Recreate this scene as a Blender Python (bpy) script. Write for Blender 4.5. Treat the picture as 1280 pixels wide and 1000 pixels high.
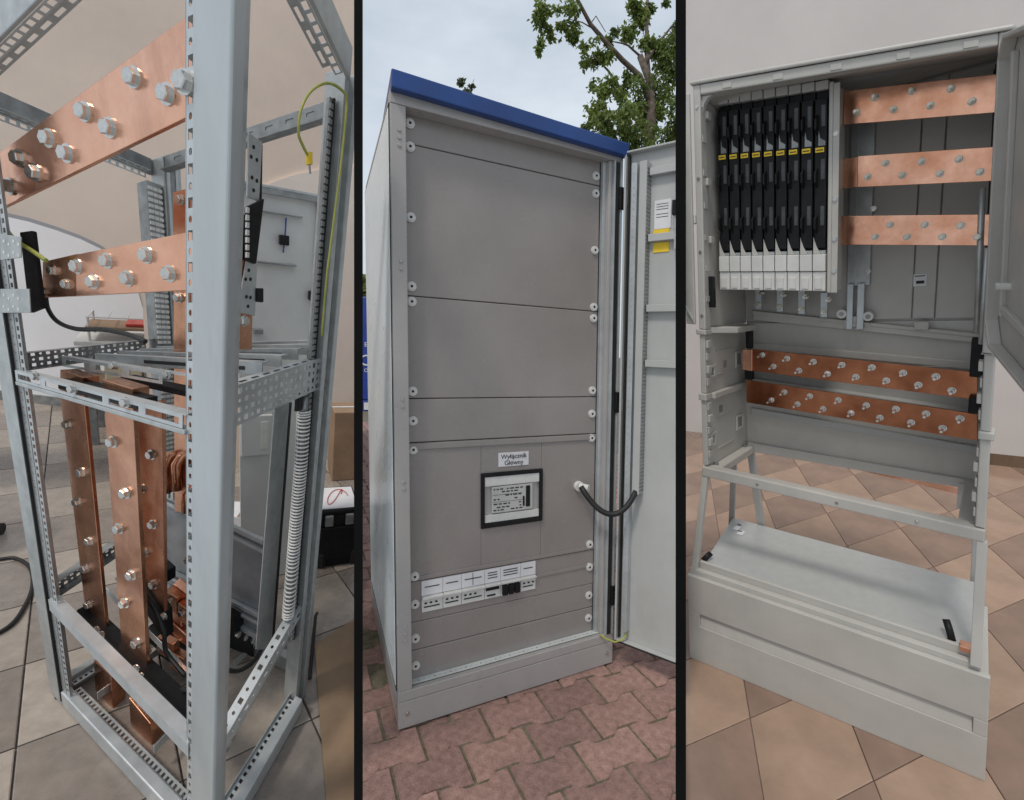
import bpy, bmesh, math, random
import numpy as np
from mathutils import Vector, Matrix
random.seed(7); RNG = np.random.default_rng(7)
scene = bpy.context.scene
for o in list(bpy.data.objects): bpy.data.objects.remove(o)
COL = scene.collection
F = 620.0                       # focal length in photo pixels (1280 wide)

# ---------------------------------------------------------------- three places, each with its own level floor
def rod(w):
    w = np.array(w, float); t = np.linalg.norm(w); k = w / t
    K = np.array([[0, -k[2], k[1]], [k[2], 0, -k[0]], [-k[1], k[0], 0]])
    return np.eye(3) + np.sin(t) * K + (1 - np.cos(t)) * K @ K
class Bay:
    """A place with its own frame in metres: z = 0 is its floor. O = how far the eight corners of the built cabinet are out of true."""
    def __init__(s, w, t, O=None, box=None):
        s.R = rod(w); s.t = np.array(t, float); s.O = None if O is None else np.array(O, float); s.box = box
        s.eye = s.R.T @ (-s.t)
    def bend(s, p):
        p = np.array(p, float)
        if s.O is None: return p
        a, b, c = [p[i] / s.box[i] for i in range(3)]
        w = [(1-a)*(1-b)*(1-c), a*(1-b)*(1-c), (1-a)*b*(1-c), a*b*(1-c), (1-a)*(1-b)*c, a*(1-b)*c, (1-a)*b*c, a*b*c]
        return p + sum(w[i] * s.O[i] for i in range(8))
    def cam(s, p, bend=True): return s.R @ (s.bend(p) if bend else np.array(p, float)) + s.t
    def world(s, p, bend=True): return WR @ (s.cam(p, bend) - WT)
    def rot(s): return WR @ s.R                     # rotation of the place in the world
    def pix(s, p, bend=True):
        c = s.cam(p, bend); return np.array([640 + F * c[0] / c[1], 500 - F * c[2] / c[1]])
    def ray(s, px, py): return s.R.T @ np.array([(px - 640) / F, 1, (500 - py) / F])
    def at(s, px, py, ax, val, bend=True):          # a point of the photo on the plane axis = val of this place
        i, j = [k for k in range(3) if k != ax]
        d = s.ray(px, py); p = s.eye + d * ((val - s.eye[ax]) / d[ax])
        if not bend: return p
        for _ in range(12):
            r = s.pix(p) - (px, py); J = np.zeros((2, 2))
            for q, k in enumerate((i, j)):
                e = np.zeros(3); e[k] = 1e-5; J[:, q] = (s.pix(p + e) - s.pix(p)) / 1e-5
            st = np.linalg.solve(J, -r); st *= min(1, .5 / (np.linalg.norm(st) + 1e-9)); p[i] += st[0]; p[j] += st[1]
        return p
    def wallpt(s, px, py, h, L):                    # the same on a vertical plane, L metres along the level direction h
        d = s.ray(px, py); return s.eye + d * (L / (d @ h))
B1 = Bay((.3155, -.0485, 1.2392), (-.8641, 1.4247, -1.2273),
 [[-.071,-.047,0],[-.019,.112,0],[.082,.008,0],[0,0,0],[-.033,-.114,.114],[.009,.027,.079],[.045,-.011,-.078],[-.013,.025,-.168]], (.566, .8181, 2.0))
B2 = Bay((.0888, -.0131, .4028), (-.3644, 1.6553, -1.0847),
 [[-.018,-.019,0],[.004,.016,0],[.011,.001,0],[0,0,0],[-.010,-.009,.019],[-.004,.013,-.018],[.018,-.001,-.002],[0,0,0]], (.8392, .8416, 2.0))
B3 = Bay((.2563, -.0218, -.7918), (.8748, 2.1731, -1.0819),
 [[-.002,-.015,0],[.028,.015,0],[.005,.012,0],[.006,-.011,0],[.007,-.003,.068],[-.035,.001,-.066],[.006,.005,.008],[-.015,-.004,-.011]], (.8, .3847, 2.1462))
WR = B2.R.T; WT = B2.t          # world = the frame of the paved yard
def camw(px, py, d): return WR @ (np.array([(px - 640) / F * d, d, (500 - py) / F * d]) - WT)

# ---------------------------------------------------------------- camera, sky, sun, exposure
cam = bpy.data.cameras.new('camera'); camo = bpy.data.objects.new('camera', cam); COL.objects.link(camo)
cam.sensor_width = 36; cam.lens = F / 1280 * 36; cam.clip_start = .05; cam.clip_end = 1000
eye = WR @ (-WT); r, f_, u = WR[:, 0], WR[:, 1], WR[:, 2]
camo.matrix_world = Matrix(((r[0], u[0], -f_[0], eye[0]), (r[1], u[1], -f_[1], eye[1]), (r[2], u[2], -f_[2], eye[2]), (0, 0, 0, 1)))
scene.camera = camo
SUN_EL, SUN_AZ = 56, -124       # degrees; azimuth from +Y, clockwise seen from above
w = bpy.data.worlds.new('World'); scene.world = w; w.use_nodes = True
nt = w.node_tree; bg = nt.nodes['Background']
sky = nt.nodes.new('ShaderNodeTexSky'); sky.sky_type = 'NISHITA'; sky.sun_disc = False
sky.sun_elevation = math.radians(SUN_EL); sky.sun_rotation = math.radians(SUN_AZ); sky.dust_density = 3.0; sky.air_density = 1.2
tc = nt.nodes.new('ShaderNodeTexCoord'); mp = nt.nodes.new('ShaderNodeMapping'); mp.inputs['Scale'].default_value = (1, 1, 2.4)
nz = nt.nodes.new('ShaderNodeTexNoise'); nz.inputs['Scale'].default_value = 2.6; nz.inputs['Detail'].default_value = 5; nz.inputs['Roughness'].default_value = .55
cr = nt.nodes.new('ShaderNodeValToRGB'); cr.color_ramp.elements[0].position = .33; cr.color_ramp.elements[1].position = .68
cr.color_ramp.elements[0].color = (.52,) * 3 + (1,); cr.color_ramp.elements[1].color = (.86,) * 3 + (1,)
mx = nt.nodes.new('ShaderNodeMix'); mx.data_type = 'RGBA'; mx.inputs[7].default_value = (7.6, 8.3, 9.0, 1)   # the overcast sheet over the blue
nt.links.new(tc.outputs['Generated'], mp.inputs[0]); nt.links.new(mp.outputs[0], nz.inputs['Vector']); nt.links.new(nz.outputs['Fac'], cr.inputs[0])
nt.links.new(cr.outputs[0], mx.inputs[0]); nt.links.new(sky.outputs[0], mx.inputs[6]); nt.links.new(mx.outputs[2], bg.inputs[0])
bg.inputs[1].default_value = .10
sl = bpy.data.lights.new('sun', 'SUN'); sl.energy = 1.5; sl.angle = math.radians(10); sl.color = (1, .95, .88)
so = bpy.data.objects.new('sun', sl); COL.objects.link(so)
az, el = math.radians(SUN_AZ), math.radians(SUN_EL)
sd = Vector((math.sin(az) * math.cos(el), math.cos(az) * math.cos(el), math.sin(el)))
so.rotation_euler = sd.to_track_quat('Z', 'Y').to_euler(); so.location = sd * 12
vs = scene.view_settings; vs.view_transform = 'Standard'; vs.look = 'None'; vs.gamma = 1; vs.use_curve_mapping = False; vs.exposure = 0.1
scene.cycles.max_bounces = 6; scene.cycles.diffuse_bounces = 3

# ---------------------------------------------------------------- materials
def s2l(c): return tuple(((x / 255) / 12.92 if x / 255 <= .04045 else ((x / 255 + .055) / 1.055) ** 2.4) for x in c)
def mat(name, col, rough=.5, metal=0, var=.12, scale=8, bump=0, bscale=60, col2=None, spec=.5, rvar=.1, stretch=None, detail=5, coat=0, wave=0, dirt=0):
    m = bpy.data.materials.new(name); m.use_nodes = True; n = m.node_tree.nodes; l = m.node_tree.links
    b = n['Principled BSDF']; b.inputs['Metallic'].default_value = metal; b.inputs['Roughness'].default_value = rough
    b.inputs['Specular IOR Level'].default_value = spec; b.inputs['Coat Weight'].default_value = coat
    t = n.new('ShaderNodeTexCoord'); mpn = n.new('ShaderNodeMapping')
    if stretch: mpn.inputs['Scale'].default_value = stretch
    l.new(t.outputs['Object'], mpn.inputs[0])
    z = n.new('ShaderNodeTexNoise'); z.inputs['Scale'].default_value = scale; z.inputs['Detail'].default_value = detail; z.inputs['Roughness'].default_value = .62
    l.new(mpn.outputs[0], z.inputs['Vector'])
    rp = n.new('ShaderNodeValToRGB'); l.new(z.outputs['Fac'], rp.inputs[0])
    c2 = col2 if col2 else tuple(x * (1 - var * 2.2) for x in col)
    rp.color_ramp.elements[0].position = .3; rp.color_ramp.elements[1].position = .68
    rp.color_ramp.elements[0].color = tuple(c2) + (1,); rp.color_ramp.elements[1].color = tuple(min(1, x * (1 + var)) if not col2 else x for x in col) + (1,)
    l.new(rp.outputs[0], b.inputs['Base Color'])
    if rvar:
        mr = n.new('ShaderNodeMapRange'); mr.inputs['To Min'].default_value = max(.03, rough - rvar); mr.inputs['To Max'].default_value = min(1, rough + rvar)
        z2 = n.new('ShaderNodeTexNoise'); z2.inputs['Scale'].default_value = scale * 2.7; z2.inputs['Detail'].default_value = 4
        l.new(mpn.outputs[0], z2.inputs['Vector']); l.new(z2.outputs['Fac'], mr.inputs['Value']); l.new(mr.outputs[0], b.inputs['Roughness'])
    if bump:
        z3 = n.new('ShaderNodeTexNoise'); z3.inputs['Scale'].default_value = bscale; z3.inputs['Detail'].default_value = 4; l.new(mpn.outputs[0], z3.inputs['Vector'])
        bp = n.new('ShaderNodeBump'); bp.inputs['Strength'].default_value = bump; bp.inputs['Distance'].default_value = .004
        l.new(z3.outputs['Fac'], bp.inputs['Height']); l.new(bp.outputs[0], b.inputs['Normal'])
        if wave:            # slow waviness of sheet metal
            z4 = n.new('ShaderNodeTexNoise'); z4.inputs['Scale'].default_value = 2.2; z4.inputs['Detail'].default_value = 1; l.new(t.outputs['Object'], z4.inputs['Vector'])
            b4 = n.new('ShaderNodeBump'); b4.inputs['Strength'].default_value = wave; b4.inputs['Distance'].default_value = .05; l.new(z4.outputs['Fac'], b4.inputs['Height']); l.new(b4.outputs[0], bp.inputs['Normal'])
    if dirt:                # scattered smudges and scuffs
        src = b.inputs['Base Color'].links[0].from_socket; z5 = n.new('ShaderNodeTexNoise'); z5.inputs['Scale'].default_value = 4.5; z5.inputs['Detail'].default_value = 9; z5.inputs['Roughness'].default_value = .72
        mp5 = n.new('ShaderNodeMapping'); mp5.inputs['Scale'].default_value = (1, 1, .35); l.new(t.outputs['Object'], mp5.inputs[0]); l.new(mp5.outputs[0], z5.inputs['Vector'])
        r5 = n.new('ShaderNodeValToRGB'); r5.color_ramp.elements[0].position = .52; r5.color_ramp.elements[1].position = .74; l.new(z5.outputs['Fac'], r5.inputs[0])
        mm = n.new('ShaderNodeMath'); mm.operation = 'MULTIPLY'; mm.inputs[1].default_value = dirt; l.new(r5.outputs[0], mm.inputs[0])
        mx5 = n.new('ShaderNodeMix'); mx5.data_type = 'RGBA'; l.new(mm.outputs[0], mx5.inputs[0]); l.new(src, mx5.inputs[6]); mx5.inputs[7].default_value = tuple(x * .45 for x in col) + (1,); l.new(mx5.outputs[2], b.inputs['Base Color'])
    return m
def rand_tint(m, amt=.18):          # every object of this material gets its own slight tint
    n = m.node_tree.nodes; l = m.node_tree.links; b = n['Principled BSDF']; src = b.inputs['Base Color'].links[0].from_socket
    oi = n.new('ShaderNodeObjectInfo'); mr = n.new('ShaderNodeMapRange'); mr.inputs['To Min'].default_value = 1 - amt; mr.inputs['To Max'].default_value = 1 + amt
    hs = n.new('ShaderNodeHueSaturation'); l.new(oi.outputs['Random'], mr.inputs['Value']); l.new(mr.outputs[0], hs.inputs['Value']); l.new(src, hs.inputs['Color']); l.new(hs.outputs[0], b.inputs['Base Color'])
    return m
M = {}
M['galv'] = mat('galvanised_steel', (.46, .48, .475), .38, .55, .09, 22, .05, 160, dirt=.35)
M['galv_light'] = mat('zinc_coated_steel', (.52, .55, .56), .4, .5, .08, 14, .03, 120)
M['zinc'] = mat('zinc_bolt', (.62, .61, .58), .24, .95, .08, 60)
M['nutsteel'] = mat('nut_steel', (.55, .52, .46), .2, .95, .12, 60)
M['sill'] = mat('white_zinc', (.66, .69, .67), .4, .15, .05, 20)
M['steel_dark'] = mat('dark_steel', (.30, .31, .31), .45, .6, .15, 20)
M['copper'] = mat('copper', (.93, .53, .37), .24, .95, .1, 5.5, .05, 60, col2=(.74, .37, .24), rvar=.12, dirt=.6)
M['copper_dark'] = mat('copper_tarnished', (.80, .42, .26), .26, .95, .1, 5, .05, 60, col2=(.42, .18, .10), rvar=.14, dirt=.5)
M['copper_raw'] = mat('copper_mottled', (.97, .56, .40), .22, .95, .1, 9, .04, 80, col2=(.62, .26, .14), rvar=.12, detail=9, dirt=.75)
for _k in ('copper', 'copper_dark', 'copper_raw'):
    _n = M[_k].node_tree.nodes; _l = M[_k].node_tree.links; _b = _n['Principled BSDF']; _t = _n.new('ShaderNodeTexCoord')
    _w = _n.new('ShaderNodeTexNoise'); _w.inputs['Scale'].default_value = 3.2; _w.inputs['Detail'].default_value = 3; _l.new(_t.outputs['Object'], _w.inputs['Vector'])
    _q = _n.new('ShaderNodeBump'); _q.inputs['Strength'].default_value = .12; _q.inputs['Distance'].default_value = .05; _l.new(_w.outputs['Fac'], _q.inputs['Height'])
    _old = _b.inputs['Normal'].links[0].from_node; _l.new(_q.outputs[0], _old.inputs['Normal'])
M['black'] = mat('black_plastic', (.010, .010, .011), .5, 0, .2, 30, spec=.25)
M['rubber'] = mat('black_rubber', (.012, .012, .012), .6, 0, .2, 30)
M['white'] = mat('white_plastic', (.64, .63, .60), .4, 0, .05, 20)
M['paper'] = mat('paper', (.68, .67, .68), .8, 0, .04, 10)
M['ink'] = mat('ink', (.02, .02, .025), .7, 0, .05, 10)
M['yellow'] = mat('yellow_label', (.80, .55, .03), .6, 0, .05, 20)
M['yg'] = mat('earth_wire', (.42, .40, .08), .5, 0, .1, 30, col2=(.25, .30, .05))
M['paint'] = mat('grey_enamel', (.275, .248, .232), .26, 0, .05, 3, .06, 300, wave=.14, dirt=.14)
M['paint_frame'] = mat('grey_enamel_frame', (.37, .35, .335), .3, 0, .05, 3, .06, 300, wave=.1, dirt=.16)
M['paint_side'] = mat('grey_enamel_sky_lit', (.80, .87, .90), .3, .0, .03, 2, .02, 200, wave=.10, dirt=.15)  # side enamel made pale and bluish: the sky's reflection is in its colour
M['smc'] = mat('grey_moulded_polyester', (.46, .445, .41), .42, 0, .05, 4, .05, 140, wave=.05, dirt=.22)
M['doorgrey'] = mat('door_grey', (.42, .425, .41), .38, 0, .05, 3, .03, 200, wave=.10, dirt=.2)
M['blue'] = mat('blue_roof_paint', (.012, .055, .22), .32, 0, .12, 4, .03, 160, dirt=.3)
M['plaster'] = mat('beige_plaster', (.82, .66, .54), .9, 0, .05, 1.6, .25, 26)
M['plaster_shaded'] = mat('shaded_plaster', (.42, .40, .40), .9, 0, .05, 2, .2, 30)
M['wallwhite'] = mat('white_wall', (.82, .82, .84), .85, 0, .03, 2, .1, 40)
M['wall3'] = mat('pale_pink_plaster', (.60, .565, .54), .85, 0, .04, 1.2, .1, 40)
M['tile_l'] = rand_tint(mat('floor_tile_light', (.35, .298, .25), .26, 0, .10, 14, .06, 90), .10)
M['tile_d'] = rand_tint(mat('floor_tile_dark', (.235, .198, .17), .28, 0, .10, 14, .06, 90), .10)
M['plaster_light'] = mat('cream_plaster', (.86, .74, .64), .9, 0, .05, 1.6, .25, 26)
M['copper_deep'] = mat('copper_red_brown', (.46, .18, .09), .2, .95, .1, 7, .05, 60, col2=(.20, .065, .03), rvar=.1, detail=8, dirt=.5)
M['grout3'] = mat('brown_grout', (.23, .165, .13), .9, 0, .15, 30, .3, 120)
M['palegrey'] = mat('pale_grey_enamel', (.62, .62, .60), .4, 0, .05, 3, .03, 200, wave=.1, dirt=.15)
M['grout'] = mat('grout', (.15, .135, .12), .9, 0, .15, 30, .3, 120)
M['tile3_l'] = rand_tint(mat('clay_tile_light', (.35, .238, .172), .2, 0, .10, 5, .05, 60), .07)
M['tile3_d'] = rand_tint(mat('clay_tile_dark', (.265, .178, .135), .22, 0, .10, 5, .05, 60), .07)
M['paver'] = rand_tint(mat('red_concrete_paver', (.37, .225, .19), .85, 0, .25, 38, .8, 190, col2=(.19, .11, .09), detail=10, dirt=.5), .2)
_m = M['paver']; _n = _m.node_tree.nodes; _l = _m.node_tree.links; _b = _n['Principled BSDF']; _src = _b.inputs['Base Color'].links[0].from_socket
_t = _n.new('ShaderNodeTexCoord'); _v = _n.new('ShaderNodeTexVoronoi'); _v.inputs['Scale'].default_value = 210; _l.new(_t.outputs['Object'], _v.inputs['Vector'])
_r = _n.new('ShaderNodeValToRGB'); _r.color_ramp.elements[0].position = .10; _r.color_ramp.elements[1].position = .22; _r.color_ramp.elements[0].color = (.55, .55, .55, 1); _r.color_ramp.elements[1].color = (0, 0, 0, 1); _l.new(_v.outputs['Distance'], _r.inputs[0])
_x = _n.new('ShaderNodeMix'); _x.data_type = 'RGBA'; _l.new(_r.outputs[0], _x.inputs[0]); _l.new(_src, _x.inputs[6]); _x.inputs[7].default_value = (.46, .36, .29, 1); _l.new(_x.outputs[2], _b.inputs['Base Color'])
M['sand'] = mat('joint_sand_and_moss', (.19, .16, .11), .95, 0, .3, 40, .9, 120, col2=(.07, .068, .04))
M['card'] = mat('cardboard', (.30, .20, .125), .8, 0, .1, 6, .1, 60)
M['partition'] = mat('black_partition', (.004, .004, .004), .9, 0, .1, 5, spec=.1)
M['bark'] = mat('bark', (.13, .10, .075), .9, 0, .3, 12, .6, 40)
M['glass'] = mat('dark_glass', (.03, .035, .04), .08, 0, .1, 5)
M['red'] = mat('red_plastic', (.55, .05, .03), .4, 0, .1, 10)
M['truckblue'] = mat('blue_truck_paint', (.02, .05, .28), .3, 0, .08, 4)
M['fence_wood'] = mat('brown_wood', (.17, .11, .07), .7, 0, .2, 8, .2, 40, stretch=(1, 1, .2))
def leafmat(name, a, b):
    m = mat(name, a, .55, 0, .2, 3, col2=b); n = m.node_tree.nodes; l = m.node_tree.links; bs = n['Principled BSDF']
    tr = n.new('ShaderNodeBsdfTranslucent'); ms = n.new('ShaderNodeMixShader'); ms.inputs[0].default_value = .35
    l.new(bs.inputs['Base Color'].links[0].from_socket, tr.inputs['Color']); l.new(bs.outputs[0], ms.inputs[1]); l.new(tr.outputs[0], ms.inputs[2])
    l.new(ms.outputs[0], n['Material Output'].inputs[0]); return m
M['leaf'] = leafmat('tree_leaf', (.23, .29, .06), (.07, .115, .028))
M['leaf2'] = leafmat('tree_leaf_grey', (.11, .14, .07), (.05, .07, .035))

# ---------------------------------------------------------------- mesh helpers
class Mesh:
    def __init__(s, bay=None, bend=True): s.b = bay; s.bend = bend; s.v = []; s.f = []
    def add(s, vs, fs):
        o = len(s.v); s.v += [tuple(float(c) for c in v) for v in vs]; s.f += [tuple(i + o for i in f) for f in fs]; return s
    def box(s, x0, x1, y0, y1, z0, z1):
        return s.hexa([(x0,y0,z0),(x1,y0,z0),(x1,y1,z0),(x0,y1,z0),(x0,y0,z1),(x1,y0,z1),(x1,y1,z1),(x0,y1,z1)])
    def hexa(s, p): return s.add(p, [(0,1,2,3),(4,5,6,7),(0,1,5,4),(1,2,6,5),(2,3,7,6),(3,0,4,7)])
    def slab(s, quad, n):                                   # four corners pushed out by the vector n
        q = [np.array(a, float) for a in quad]; n = np.array(n, float); return s.hexa(q + [a + n for a in q])
    def poly(s, pts, n):                                    # any polygon pushed out by n
        k = len(pts); q = [np.array(a, float) for a in pts]; n = np.array(n, float)
        return s.add(q + [a + n for a in q], [tuple(range(k)), tuple(range(k, 2 * k))] + [(i, (i + 1) % k, k + (i + 1) % k, k + i) for i in range(k)])
    def beam(s, a, b, w, h, up=(0, 0, 1)):                  # bar of section w x h from a to b
        a, b, up = np.array(a, float), np.array(b, float), np.array(up, float); d = (b - a) / np.linalg.norm(b - a)
        sx = np.cross(d, up); sx /= np.linalg.norm(sx); u = np.cross(sx, d); sx *= w / 2; u *= h / 2
        return s.hexa([a-sx-u, a+sx-u, a+sx+u, a-sx+u, b-sx-u, b+sx-u, b+sx+u, b-sx+u])
    def tube(s, pts, r, n=8, taper=None):
        P = [np.array(p, float) for p in pts]; k = len(P); vs = []; nrm = None
        for i in range(k):
            d = P[min(i + 1, k - 1)] - P[max(i - 1, 0)]; d /= np.linalg.norm(d) + 1e-12
            if nrm is None: nrm = np.cross(d, (0, 0, 1) if abs(d[2]) < .9 else (1, 0, 0))
            nrm = nrm - d * (nrm @ d); nrm /= np.linalg.norm(nrm) + 1e-12; bn = np.cross(d, nrm)
            rr = r if taper is None else r + (taper - r) * i / (k - 1)
            vs += [P[i] + rr * (math.cos(6.28319 * j / n) * nrm + math.sin(6.28319 * j / n) * bn) for j in range(n)]
        fs = [(i*n+j, i*n+(j+1)%n, (i+1)*n+(j+1)%n, (i+1)*n+j) for i in range(k-1) for j in range(n)] + [tuple(range(n)), tuple(range((k-1)*n, k*n))]
        return s.add(vs, fs)
    def cyl(s, a, b, r, n=12): return s.tube([a, b], r, n)
    def perf(s, o, u, v, nn, cells, th):
        """Punched strip: o = corner, u = unit along, v = unit across, nn = unit normal; cells = (s0, s1, w0, w1, hx, hy, round)"""
        o, u, v, nn = [np.array(a, float) for a in (o, u, v, nn)]
        for (s0, s1, w0, w1, hx, hy, rd) in cells:
            cx, cy = (s0 + s1) / 2, (w0 + w1) / 2; ou = [(s0,w0),(cx,w0),(s1,w0),(s1,cy),(s1,w1),(cx,w1),(s0,w1),(s0,cy)]
            if rd: inn = [(cx + hx * math.cos(a), cy + hy * math.sin(a)) for a in [math.radians(225 + 45 * i) for i in range(8)]]
            else: inn = [(cx-hx,cy-hy),(cx,cy-hy),(cx+hx,cy-hy),(cx+hx,cy),(cx+hx,cy+hy),(cx,cy+hy),(cx-hx,cy+hy),(cx-hx,cy)]
            vs = [o + u*a + v*b for a, b in ou] + [o + u*a + v*b for a, b in inn]; vs += [p + nn*th for p in vs]
            fs = []
            for i in range(8):
                j = (i + 1) % 8; fs += [(i, j, 8+j, 8+i), (16+i, 16+j, 24+j, 24+i), (8+i, 8+j, 24+j, 24+i)]
            fs += [(0,1,17,16),(1,2,18,17),(4,5,21,20),(5,6,22,21)]
            s.add(vs, fs)
        return s
    def mesh(s, name, smooth=False, origin=(0, 0, 0)):
        if s.b is not None: W = [s.b.world(p, s.bend) for p in s.v]
        else: W = [np.array(p) for p in s.v]
        W = [tuple(p - np.array(origin)) for p in W]
        m = bpy.data.meshes.new(name); m.from_pydata(W, [], s.f); bm = bmesh.new(); bm.from_mesh(m); bmesh.ops.recalc_face_normals(bm, faces=bm.faces); bm.to_mesh(m); bm.free()
        if smooth: m.polygons.foreach_set('use_smooth', [True] * len(m.polygons))
        m.update(); return m
    def build(s, name, material, parent=None, bevel=0, smooth=False, origin=None):
        if origin is None: origin = tuple(parent['_o']) if parent is not None and '_o' in parent else (0, 0, 0)
        m = s.mesh(name, smooth, origin); m.materials.append(M[material] if isinstance(material, str) else material)
        o = bpy.data.objects.new(name, m); COL.objects.link(o)
        if parent is not None: o.parent = parent; o['_o'] = parent['_o']
        else: o.location = origin; o['_o'] = list(origin)
        if bevel:
            b = o.modifiers.new('bevel', 'BEVEL'); b.width = bevel; b.segments = 2; b.limit_method = 'ANGLE'; b.angle_limit = math.radians(40)
        return o
def thing(name, label, cat, loc, group=None):
    o = bpy.data.objects.new(name, None); COL.objects.link(o); o.location = tuple(loc); o.empty_display_size = .1
    o['_o'] = [float(c) for c in loc]; o['label'] = label; o['category'] = cat
    if group: o['group'] = group
    return o
def tag(o, label, cat, group=None):
    o['label'] = label; o['category'] = cat
    if group: o['group'] = group
    return o
def struct(o): o['kind'] = 'structure'; return o
def put(mesh, name, bay, p, parent, axes, s=1.0, bend=True):
    """an instance of shared mesh data at local point p; axes = 3x3 columns in the place's frame"""
    o = bpy.data.objects.new(name, mesh); COL.objects.link(o); o.parent = parent; o['_o'] = parent['_o']
    R = bay.rot() @ np.array(axes, float) * s; t = bay.world(p, bend) - np.array(parent['_o'])
    o.matrix_local = Matrix([[R[i][0], R[i][1], R[i][2], t[i]] for i in range(3)] + [[0, 0, 0, 1]]); return o
def AX(n):      # axes whose z looks along n
    n = np.array(n, float) / np.linalg.norm(n); a = np.cross((0, 0, 1) if abs(n[2]) < .9 else (0, 1, 0), n); a /= np.linalg.norm(a); b = np.cross(n, a); return np.stack([a, b, n], 1)
def bolt_mesh(name, r, head, washer, stud=0, mt='zinc'):
    m = Mesh(); n = 16
    m.cyl((0,0,-.002), (0,0,washer), r * (1.28 if mt == 'zinc' else 1.12), n)
    a = [(r*math.cos(k*math.pi/3), r*math.sin(k*math.pi/3)) for k in range(6)]
    i = .9
    vs = [(x, y, washer) for x, y in a] + [(x, y, washer + head * .85) for x, y in a] + [(x*i, y*i, washer + head) for x, y in a]
    m.add(vs, [tuple(range(6)), tuple(range(12, 18))] + [(k, (k+1)%6, 6+(k+1)%6, 6+k) for k in range(6)] + [(6+k, 6+(k+1)%6, 12+(k+1)%6, 12+k) for k in range(6)])
    if stud: m.cyl((0,0,washer+head*.5), (0,0,washer+head+stud), r*.5, 10)
    me = m.mesh(name); me.materials.append(M[mt]); return me
BOLT_BIG = bolt_mesh('bolt', .0185, .014, .004)
BOLT = bolt_mesh('bolt', .0125, .011, .003)
NUT = bolt_mesh('nut', .0092, .011, .0025, .018, 'nutsteel')
STUD = bolt_mesh('stud', .0085, .009, .002, .036)
SCREW = bolt_mesh('screw', .006, .003, .002)
def text(body, name, material, parent, bay, p, axes, size, ext=.0004, bend=True):
    c = bpy.data.curves.new(name, 'FONT'); c.body = body; c.size = size; c.align_x = 'CENTER'; c.align_y = 'CENTER'; c.extrude = ext
    t = bpy.data.objects.new(name, c); COL.objects.link(t); bpy.context.view_layer.update()
    me = bpy.data.meshes.new_from_object(t.evaluated_get(bpy.context.evaluated_depsgraph_get())); bpy.data.objects.remove(t)
    me.materials.clear(); me.materials.append(M[material]); return put(me, name, bay, p, parent, axes, 1.0, bend)
def row(length, pitch, w, hx, hy, kinds, start=.0, w0=0.):
    """cells of a punched strip, the kinds repeat: 'r' round, 's' square, '-' long slot"""
    out = []; n = int(length / pitch)
    for i in range(n):
        k = kinds[i % len(kinds)]; s0 = start + i * pitch
        out.append((s0, s0 + pitch, w0, w0 + w, hx * (.72 if k == 'r' else 1), hy * (.72 if k == 'r' else 1), k == 'r'))
    return out

X = (1, 0, 0); Y = (0, 1, 0); Z = (0, 0, 1); NY = (0, -1, 0)
# ================================================================ the setting
# black partition walls that part the three places
def divider(px0, px1, d0, d1, label):
    pm = (px0 + px1) / 2; u = (pm - 640) / F; t = (px1 - px0) / F * d0 / 2
    def P(d, side, z): return WR @ (np.array([u * d + side * t, d, z]) - WT)
    m = Mesh(); lo = -1.45
    m.hexa([P(d0,-1,lo), P(d0,1,lo), P(d1,1,lo), P(d1,-1,lo), P(d0,-1,1.0), P(d0,1,1.0), P(d1,1,1.0), P(d1,-1,1.0)])
    o = m.build('divider_post', 'partition', origin=tuple(P(d0, 0, lo))); tag(o, label, 'divider post', 'black divider posts'); return o
divider(442.5, 453.5, .85, .875, 'tall flat black divider post left of the cabinet with the blue roof')
divider(844.5, 857.5, .85, .875, 'tall flat black divider post right of the cabinet with the blue roof')

EYE = np.array(camo.matrix_world.translation)
def side_of(px, p): # > 0 when the world point lies right of the column px
    c = B2.R @ np.array(p, float) + B2.t; return c[0] - (px - 640) / F * c[1]
def trim(o, px, keep):  # saw a paver or tile off where it meets a partition
    mw = o.matrix_world; cs = [side_of(px, mw @ v.co) * keep for v in o.data.vertices]
    if min(cs) >= 0: return o
    if max(cs) <= 0: bpy.data.objects.remove(o); return None
    me = o.data.copy(); bm = bmesh.new(); bm.from_mesh(me); inv = mw.inverted()
    n = WR @ np.array([1, -(px - 640) / F, 0.]); no = (mw.to_3x3().transposed() @ Vector(n)).normalized() * keep
    cut = bmesh.ops.bisect_plane(bm, geom=bm.verts[:] + bm.edges[:] + bm.faces[:], plane_co=inv @ Vector(EYE), plane_no=no, clear_inner=True)
    bmesh.ops.edgenet_fill(bm, edges=[e for e in cut['geom_cut'] if isinstance(e, bmesh.types.BMEdge)])
    bm.to_mesh(me); bm.free(); o.data = me; return o
EDGE = []   # (object, column, side to keep)

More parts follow.
